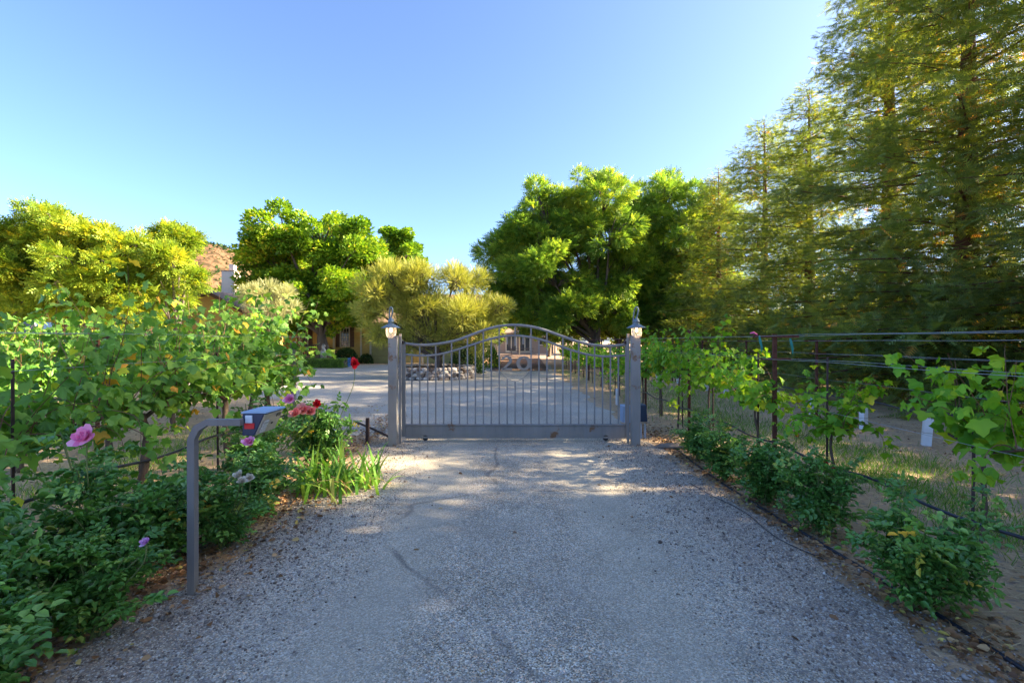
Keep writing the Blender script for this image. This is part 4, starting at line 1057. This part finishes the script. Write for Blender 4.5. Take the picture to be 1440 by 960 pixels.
# ------------------------------------------------------------------ grass, litter, gravel
def stuffcloud(name, tp_, P, S, mat, label, cat, up_=1.0, spread=.5, cmean=.45, csd=.25):
    n = len(P); cl = Cloud()
    Yd = np.array([0, 0, up_])+R.normal(size=(n, 3))*np.array([spread, spread, .1]); Nn = rdir(n)
    cl.add(tp_, P, Yd, Nn, S, np.clip(R.normal(cmean, csd, n), 0, 1))
    return tag(link(name, cl.mesh(name), mat), label, cat, kind='stuff')
def patch(cx, cy, sx, sy, n):
    return np.stack([R.normal(cx, sx, n), R.normal(cy, sy, n), np.zeros(n)], 1)
gp = [patch(4.3, 5.3, .28, .8, 2600), patch(4.9, 7.6, .35, 1.1, 2600), patch(4.2, 10.2, .4, 1.2, 3000), patch(5.0, 13.5, .6, 2, 3500), patch(4.6, 19, .8, 3, 4000), patch(3.4, 12.0, .3, 2.5, 900), patch(2.7, 24, .4, 3, 1000), patch(3.9, 4.0, .15, .3, 500)]
gp += [patch(4.6, 3.6, .5, .5, 900), patch(5.2, 6.2, .4, .6, 1200)]
P = np.concatenate(gp); P = P[(P[:, 0] > 2.35)]
stuffcloud('grass', T_blade, P, R.uniform(.05, .13, len(P)), M['l_grass'], 'green weedy grass between the young vines', 'grass')
gp = [patch(-4.8, 5.6, .3, .9, 1800), patch(-5.0, 8.2, .4, 1.0, 2200), patch(-3.1, 3.9, .2, .5, 500)]
P = np.concatenate(gp)
o = stuffcloud('grass', T_blade, P, R.uniform(.05, .14, len(P)), M['l_grass'], 'short green weeds between the lush vine rows', 'grass', cmean=.55)
# straw and dry leaves on the vineyard floor
def flat(name, tp_, P, S, mat, label, cat, tilt=.25, cm=.5):
    n = len(P); a = R.uniform(0, 2*PI, n); cl = Cloud()
    Yd = np.stack([np.cos(a), np.sin(a), R.normal(.03, .08, n)], 1); Nn = np.array([0, 0, 1.0])[None]+R.normal(size=(n, 3))*tilt
    cl.add(tp_, P, Yd, Nn, S, np.clip(R.normal(cm, .28, n), 0, 1))
    return tag(link(name, cl.mesh(name), mat), label, cat, kind='stuff')
def area(x0, x1, y0, y1, n, z=.012): return np.stack([R.uniform(x0, x1, n), y0+(y1-y0)*R.uniform(0, 1, n)**1.5, R.uniform(z, z+.012, n)], 1)
P = np.concatenate([area(2.5, 9, 2.5, 20, 22000), area(-9, -2.7, 2.5, 14, 9000)])
flat('straw_litter', T_straw, P, R.uniform(.04, .13, len(P)), M['l_straw'], 'bleached straw strewn between the vine rows', 'straw')
nn = 5200
s_ = np.where(R.random(nn) < .5, -1, 1)
yy = 1.5+9*R.uniform(0, 1, nn)**1.3
P = np.stack([s_*(2.25+np.abs(R.normal(0, .30, nn))), yy, R.uniform(.012, .03, nn)], 1)
P2 = np.stack([R.uniform(-2.0, 2.0, 45), R.uniform(1.8, 8, 45), np.full(45, .014)], 1)
P3 = area(3, 8, 3, 16, 1500); P4 = area(-8, -3, 3, 12, 1800)
P5 = np.stack([R.normal(-2.15, .25, 900), R.normal(4.4, 1.2, 900), R.uniform(.012, .05, 900)], 1)
P = np.concatenate([P, P2, P3, P4, P5])
flat('fallen_leaves', T_leaf, P, R.uniform(.02, .06, len(P)), M['l_dry'], 'dry brown fallen leaves scattered along the drive edges', 'fallen leaves', .5)
# loose gravel
def gravel():
    rr = np.random.default_rng(5)
    ico = MB().blob((0, 0, 0), (1, 1, .6), 3, seg=5, rings=3, jit=.2); tv = np.array(ico.v); tf = ico.f
    n = 24000
    sgn = np.where(rr.random(n) < .5, -1, 1); y = 1.4+7.5*rr.uniform(0, 1, n)**1.7
    x = sgn*(1.95+rr.normal(0, .38, n)); S = rr.uniform(.003, .010, n)*np.where(rr.random(n) < .04, 2.0, 1)
    P = np.stack([x, y, .008+S*.3], 1); cl = Cloud()
    cl.add((tv, tf), P, rdir(n)*np.array([1, 1, .2])+1e-3, np.array([0, 0, 1.0])[None]+rr.normal(size=(n, 3))*.2, S, np.clip(rr.normal(.5, .28, n), 0, 1))
    tag(link('loose_gravel', cl.mesh('loose_gravel'), M['stone']), 'loose grey pebbles along both edges of the drive', 'gravel', kind='stuff')
gravel()
mb = MB()
for i in range(6):
    pass
o = MB().blob((0, 0, .03), (.28, .13, .05), 8, .35, 12, 7, .12).build('flat_rock', M['stone'], loc=(2.45, 7.25, 0), smooth=True); tag(o, 'flat grey rock on the soil beside the gate post', 'rock')
o = MB().blob((0, 0, .03), (.20, .11, .045), 9, .6, 12, 7, .12).build('flat_rock', M['stone'], loc=(2.95, 7.55, 0), smooth=True); tag(o, 'pale flat rock under the vines near the motor box', 'rock')

# ------------------------------------------------------------------ stone planter
t = MB(); rn = random.Random(4)
cx, cy, rad = PX(613, 21.3), 21.4, 1.62
for lay in range(4):
    k = 0; a = rn.uniform(0, 1)
    while k < 2*PI:
        w = rn.uniform(.16, .30); hh = rn.uniform(.07, .10)
        t.blob((rad*math.cos(a+k), rad*math.sin(a+k), .07+lay*.125+rn.uniform(-.015, .015)), (w*.55, w*.5, hh*.95), rn.randrange(9999), rn.random(), 7, 5, .16)
        k += w/rad*.92
t.lathe([(rad-.1, 0), (rad-.03, .01), (rad-.03, .46), (rad-.2, .46), (rad-.2, .2)], seg=40, rnd=.05)
tag(t.build('stone_planter', M['stone'], loc=(cx, cy, 0), smooth=False), 'round low planter wall of rough stones under the olive tree', 'planter')
soil = MB().lathe([(rad-.15, .38), (.9, .42), (.01, .45)], seg=30)
tag(soil.build('planter_soil', M['backpath'], loc=(cx, cy, 0)), kind='structure')

# ------------------------------------------------------------------ main house
H = empty('ranch_house', (-12, 38, 0), label='yellow lap-sided ranch house with brown shingle roof behind the trees', cat='house')
def hb_(name, c, d, mat, parent=H, **kw): return MB().box((c[0]+12, c[1]-38, c[2]), d).build(name, mat, parent, **kw)
x0, x1 = -21.5, -3.0; yw = 36.0
hb_('wall', ((x0+x1)/2, 40, 1.5), (x1-x0, 8, 3.0), M['siding'])
def rv(p): return (p[0]+12, p[1]-38)
# main roof: prism along X
rf = MB().prism([(35.3-38, 2.86), (40-38, 5.3), (44.7-38, 2.86), (44.7-38, 3.0), (40-38, 5.48), (35.3-38, 3.0)], x0-.5+12, x1+.5+12, 'X').build('roof', M['roof'], H)
# forward gable wing
wx0, wx1 = -23.6, -16.6; wc = (wx0+wx1)/2
hb_('wing_wall', (wc, 34.5, 1.45), (wx1-wx0, 5.0, 2.9), M['siding'])
MB().prism([(wx0+12, 2.9), (wx1+12, 2.9), (wc+12, 4.75)], 32.02-38, 36-38, 'Y').build('gable', M['siding'], H)
MB().prism([(wx0-.5+12, 2.72), (wc+12, 4.86), (wx1+.5+12, 2.72), (wx1+.5+12, 2.88), (wc+12, 5.02), (wx0-.5+12, 2.88)], 31.5-38, 40-38, 'Y').build('wing_roof', M['roof'], H)
MB().prism([(wx0-.55+12, 2.62), (wc+12, 4.82), (wx1+.55+12, 2.62), (wx1+.55+12, 2.90), (wc+12, 5.06), (wx0-.55+12, 2.90)], 31.44-38, 31.5-38, 'Y').build('barge_board', M['shutter'], H)
ch = hb_('chimney', (PX(324, 35.5), 35.6, 5.4), (.92, .85, 2.7), M['chim'], bevel=.01)
MB().box((0, 0, 0), (.36, .36, .5)).build('chimney_pot', M['chim'], ch, loc=(PX(324, 35.5)+12+.12, 35.6-38, 7.0))
MB().box((0, 0, 0), (.98, .91, .07)).build('chimney_rim', M['roof'], ch, loc=(PX(324, 35.5)+12, 35.6-38, 6.74))
def window(pxa, pxb, pya, pyb, Y, shutters=True):
    xa, xb = PX(pxa, Y), PX(pxb, Y); za, zb = PZ(pyb, Y), PZ(pya, Y); w = xb-xa; h = zb-za; cx_ = (xa+xb)/2+12; cz = (za+zb)/2
    f = MB()
    for s in (-1, 1):
        f.box((cx_+s*w/2, Y-.02-38, cz), (.08, .09, h+.08)); f.box((cx_, Y-.022-38, cz+s*h/2), (w-.08, .085, .08))
    fo = f.build('window', M['trimw'], H)
    MB().box((cx_, Y+.005-38, cz), (w-.08, .03, h-.08)).build('pane', M['glass'], fo)
    mm = MB()
    for i in (1, 2): mm.box((cx_-w/2+w*i/3, Y-.03-38, cz), (.025, .02, h-.08))
    for i in (1, 2, 3): mm.box((cx_, Y-.034-38, cz-h/2+h*i/4), (w-.08, .018, .03))
    mm.build('muntin', M['trimw'], fo)
    if shutters:
        for s in (-1, 1): MB().box((cx_+s*(w/2+.20), Y-.035-38, cz), (.30, .05, h+.1)).build('shutter', M['shutter'], fo)
window(479, 491.5, 461, 487, 36.0)
window(425, 433, 463, 488, 36.0, True)
window(575, 590, 463, 488, 36.0, False)
# garage door and trim
for pa, pb in ((523, 578), (596, 650)):
    xa, xb = PX(pa, 36), PX(pb, 36); gd = MB().box(((xa+xb)/2+12, 35.96-38, 1.2), (xb-xa, .06, 2.4)).build('garage_door', M['garage'], H)
    tr = MB(); tr.box((xa-.08+12, 35.94-38, 1.25), (.14, .1, 2.5)).box((xb+.08+12, 35.94-38, 1.25), (.14, .1, 2.5)).box(((xa+xb)/2+12, 35.94-38, 2.49), (xb-xa+.3, .1, .14)); tr.build('door_trim', M['trimw'], H)
MB().box((PX(508, 36)+12, 35.95-38, 1.45), (.12, .08, 2.8)).build('downpipe', M['trimw'], H)
MB().box((0, 35.2-38, 2.82), (18.9, .12, .12)).build('gutter', M['trimw'], H, loc=(((x0+x1)/2+12), 0, 0))
MB().tube([(PX(512, 36)+12, 35.8-38, 2.0), (PX(512, 36)+12, 35.7-38, 2.15), (PX(512, 36)+12, 35.7-38, 1.9)], .06, 8).build('wall_lamp', M['dark'], H)
# porch
pr = empty('porch'); pr.parent = H
MB().box((PX(432, 34)+12, 35.2-38, .28), (2.6, 1.6, .56)).build('porch_deck', M['cream'], pr)
for i in range(3): MB().box((PX(455, 34)+12+.0+i*.28, 35.0-38, .47/2-.09*i+.02), (.28, 1.2, .44-.15*i)).build('step', M['cream'], pr)
rl = MB()
for i in range(14):
    x = PX(415, 34)+12+i*.14; rl.box((x, 34.42-38, .95), (.035, .035, .75))
rl.box((PX(415, 34)+12+.93, 34.42-38, 1.34), (1.95, .06, .06)); rl.box((PX(415, 34)+12+.93, 34.42-38, .62), (1.95, .05, .05))
rl.build('railing', M['rail'], pr)
rl = MB(); xa = PX(415, 34)+12+1.92
rl.tube([(xa, 34.42-38, 1.34), (xa+1.0, 34.42-38, .85)], .03, 4)
for i in range(7): rl.box((xa+i*.155, 34.42-38, .62-.07*i+.24), (.03, .03, .85-.01*i))
rl.build('stair_rail', M['rail'], pr)
for x in (-15.6, -13.1): MB().box((x+12, 35.6-38, 1.7), (.14, .14, 2.3)).build('porch_post', M['trimw'], pr)

# garden items near house
def hedge_box(name, x0_, x1_, y0_, y1_, h, mat, label, cat, n=5000, s=.05):
    P = np.stack([R.uniform(x0_, x1_, n), R.uniform(y0_, y1_, n), R.uniform(0, h, n)], 1)
    k = R.integers(0, 3, n); P[k == 0, 2] = h+R.normal(0, .015, (k == 0).sum()); P[k == 1, 1] = y0_+R.normal(0, .015, (k == 1).sum())
    cl = Cloud(); c = np.array([(x0_+x1_)/2, (y0_+y1_)/2, 0])
    cl.add(T_leaf, P, rdir(n)+np.array([0, -.3, .5]), rdir(n)+np.array([0, -1, 1]), R.uniform(.7, 1.3, n)*s, R.uniform(0, 1, n))
    me = cl.mesh('foliage')
    t = empty(name, (0, 0, 0), label=label, cat=cat)
    link('foliage', me, mat, t)
    MB().box(((x0_+x1_)/2, (y0_+y1_)/2, h*.45), (x1_-x0_-.12, y1_-y0_-.12, h*.9)).build('branchwork', M['bark'], t)
    return t
hedge_box('clipped_hedge', PX(424, 29), PX(484, 29), 28.9, 29.8, .52, M['l_box'], 'low clipped box hedge at the foot of the shade tree', 'hedge', 7000, .07)
def bush(name, X, Y, r, h, mat, label, n=2500, s=.09, tp_=T_leaf):
    d = rdir(n); d[:, 2] = np.abs(d[:, 2]); rad = R.uniform(.55, 1.03, n)**.5
    P = d*rad[:, None]*np.array([r, r, h]); cl = Cloud()
    cl.add(tp_, P, unit(d+rdir(n)*.7), unit(d+rdir(n)*.5), R.uniform(.7, 1.3, n)*s, R.uniform(0, 1, n))
    t = empty(name, (X, Y, 0), label=label, cat='shrub')
    link('foliage', cl.mesh('foliage'), mat, t)
    st = MB()
    for k in range(9):
        a = k*.7; st.tube([(0, 0, 0), (r*.3*math.cos(a), r*.3*math.sin(a), h*.4), (r*.7*math.cos(a), r*.7*math.sin(a), h*.6)], [.03, .02, .008], 5)
    st.build('branches', M['bark'], t); return t
bush('round_shrub', PX(487, 34), 34, .85, 1.15, M['l_dark'], 'dark rounded shrub under the shuttered window', 3500)
bush('round_shrub', PX(413, 31), 31, .7, 1.0, M['l_dark'], 'dark shrub at the end of the clipped hedge by the porch')
bush('round_shrub', PX(514, 35), 35.1, .5, .7, M['l_dark'], 'small dark shrub between the downpipe and garage door', 1200)
bush('round_shrub', PX(655, 24), 24.5, .9, 1.4, M['l_dark'], 'dark shrub beside the stone planter', 3000)
bush('round_shrub', PX(675, 30), 30, 1.2, 1.7, M['l_walnut'], 'green shrub behind the planter under the gate arch', 3500, .12)
t = empty('garden_statue', (PX(455, 30.4), 30.4, 0), label='grey stone garden statue standing against the shade tree trunk', cat='statue')
MB().lathe([(.22, 0), (.24, .25), (.18, .3), (.16, .5)], seg=12).build('pedestal', M['steel'], t)
MB().lathe([(.16, .5), (.2, .7), (.22, .9), (.14, 1.1), (.1, 1.15), (.12, 1.25), (.12, 1.35), (.05, 1.44), (.001, 1.45)], seg=14).build('figure', M['steel'], t, smooth=True)
t = empty('blue_crate', (PX(485, 30.5), 30.5, 0), label='bright blue plastic crate on the court beside the hedge', cat='crate')
c_ = MB()
for s in (-1, 1):
    for q in range(4): c_.box((s*.27, 0, .08+q*.14), (.02, .40, .08)); c_.box((0, s*.2, .083+q*.14), (.53, .02, .08))
    for q in (-1, 1): c_.box((s*.272, q*.202, .29), (.045, .045, .58))
c_.box((0, 0, .02), (.52, .38, .03)); c_.build('slatted_body', M['midblue'], t)

# far building, canopy, table at the end of the drive
t = empty('far_building', (1.5, 64, 0), label='cream building with white-framed doors at the end of the drive', cat='building')
MB().box((-.2, 3, 1.35), (8.4, 6, 2.7)).build('wall', M['cream'], t)
MB().prism([(-.7, 2.6), (3, 3.7), (6.7, 2.6), (6.7, 2.75), (3, 3.9), (-.7, 2.75)], -4.9, 4.5, 'X').build('roof', M['roof'], t)
for x in (-1.6, .2): 
    f = MB().box((x, -.03, 1.35), (1.5, .08, 2.3)).build('door', M['trimw'], t); MB().box((x-.34, -.08, 1.4), (.56, .03, 2.0)).box((x+.34, -.08, 1.4), (.56, .03, 2.0)).build('pane', M['glass'], f)
for x in (2.6,):
    f = MB().box((x, -.03, 1.7), (1.1, .08, 1.2)).build('window', M['trimw'], t); MB().box((x, -.08, 1.7), (.9, .03, 1.0)).build('pane', M['glass'], f)
t = empty('patio_canopy', (2.6, 55, 0), label='navy fabric canopy on four posts in front of the far building', cat='canopy')
MB().prism([(-1.9, 2.5), (1.9, 2.5), (1.7, 2.62), (.3, 3.3), (-.3, 3.3), (-1.7, 2.62)], -1.4, 1.4, 'Y').build('fabric_top', M['navy'], t)
for s in (-1, 1):
    for q in (-1, 1): MB().box((s*1.75, q*1.3, 1.25), (.08, .08, 2.5)).build('canopy_post', M['trimw'], t)
t = empty('picnic_table', (PX(733, 58), 58, 0), label='dark picnic table in front of the far cream building', cat='table')
MB().box((0, 0, .75), (3.0, .8, .06)).build('tabletop', M['rail'], t)
for s in (-1, 1):
    MB().box((0, s*.75, .45), (2.8, .28, .05)).build('bench_seat', M['rail'], t)
    MB().box((s*1.2, 0, .40), (.08, 1.5, .06)).box((s*1.2, -.3, .36), (.08, .08, .72)).box((s*1.2, .3, .36), (.08, .08, .72)).build('leg', M['rail'], t)
ms = deciduous([(0,0,0),(.05,0,1.4),(0,.1,3.0)], .28, [(0,0,5,1.5),(-1.4,0,4.2,1.2),(1.3,.5,4.4,1.2),(0,-1,4,1.2),(0,1,5.6,1)], None, None, T_clump, .45, 110, 9)
place_tree('pale_trunk_tree', PX(697, 50), 50, ms, M['l_walnut'], M['whitebark'], 'tree with a pale sunlit trunk seen through the gate', s=1.0)
for px, Y, k, lab in ((772, 50, 0, 'small tree hanging over the track beside the navy canopy'), (668, 44, 1, 'small tree on the house side of the far track'), (905, 40, 0, 'added tree shading the far track, mostly hidden behind the broad walnut'), (835, 43, 1, 'low leafy tree filling the gap behind the walnut trunk'), (868, 37, 1, 'low leafy tree between the walnut trunk and the gate lantern'), (950, 37, 1, 'low leafy tree in the shade beside the last redwood'), (1000, 36, 0, 'low tree half hidden behind the last redwood')):  # the one behind the broad walnut is added to streak the track with shade
    place_tree('background_tree', PX(px, Y), Y, RT[k], M['l_walnut'], M['bark'], lab, s=.82)
# blue tarp-covered things behind the walnut
o = MB().prism([(-.32, 0), (.32, 0), (.3, 1.9), (.2, 2.32), (-.2, 2.36), (-.3, 1.9)], -.4, .4, 'Y').build('covered_stack', M['boxblue'], loc=(PX(48, 18), 18.2, 0), bevel=.05); tag(o, 'small navy covered stack glimpsed beneath the big walnut crown', 'covered stack')
o = MB().box((0, 0, .2), (.07, .07, .42)).build('marker_post', M['tube'], loc=(PX(868, 12.2), 12.2, 0), bevel=.01); tag(o, 'short white marker post beside the court, seen through the gate', 'marker post')

# ------------------------------------------------------------------ camera, light, world
cam = bpy.data.cameras.new('camera'); co = bpy.data.objects.new('camera', cam); COL.objects.link(co)
co.location = (0, 0, 1.6); co.rotation_euler = (PI/2, 0, 0)
cam.lens = 36*F/1440; cam.sensor_width = 36; cam.clip_end = 3000; cam.clip_start = .05
scene.camera = co
EL, AZ = math.radians(29), math.radians(87)   # AZ measured from +Y towards +X
S = Vector((math.cos(EL)*math.sin(AZ), math.cos(EL)*math.cos(AZ), math.sin(EL)))
sl = bpy.data.lights.new('sun', 'SUN'); sl.energy = 4.4; sl.angle = math.radians(.53); sl.color = (1.0, .82, .56)
so = bpy.data.objects.new('sun', sl); COL.objects.link(so); so.rotation_euler = S.to_track_quat('Z', 'Y').to_euler()
w = bpy.data.worlds.new('World'); scene.world = w; w.use_nodes = True
nt = w.node_tree; nt.nodes.clear()
sky = nt.nodes.new('ShaderNodeTexSky'); sky.sky_type = 'NISHITA'; sky.sun_disc = False
sky.sun_elevation = EL; sky.sun_rotation = AZ; sky.air_density = 0.6; sky.dust_density = 1.6; sky.ozone_density = 4.2
bg = nt.nodes.new('ShaderNodeBackground'); bg.inputs[1].default_value = .082
ow = nt.nodes.new('ShaderNodeOutputWorld'); nt.links.new(sky.outputs[0], bg.inputs[0]); nt.links.new(bg.outputs[0], ow.inputs[0])
scene.view_settings.view_transform = 'Standard'; scene.view_settings.look = 'None'; scene.view_settings.exposure = 2.7; scene.view_settings.gamma = 1.0
scene.render.engine = 'CYCLES'
cy_ = scene.cycles; cy_.max_bounces = 10; cy_.diffuse_bounces = 6; cy_.transmission_bounces = 8; cy_.transparent_max_bounces = 8; cy_.glossy_bounces = 2
cy_.use_denoising = True; cy_.denoiser = 'OPENIMAGEDENOISE'; cy_.denoising_input_passes = 'RGB_ALBEDO_NORMAL'; cy_.denoising_prefilter = 'NONE'
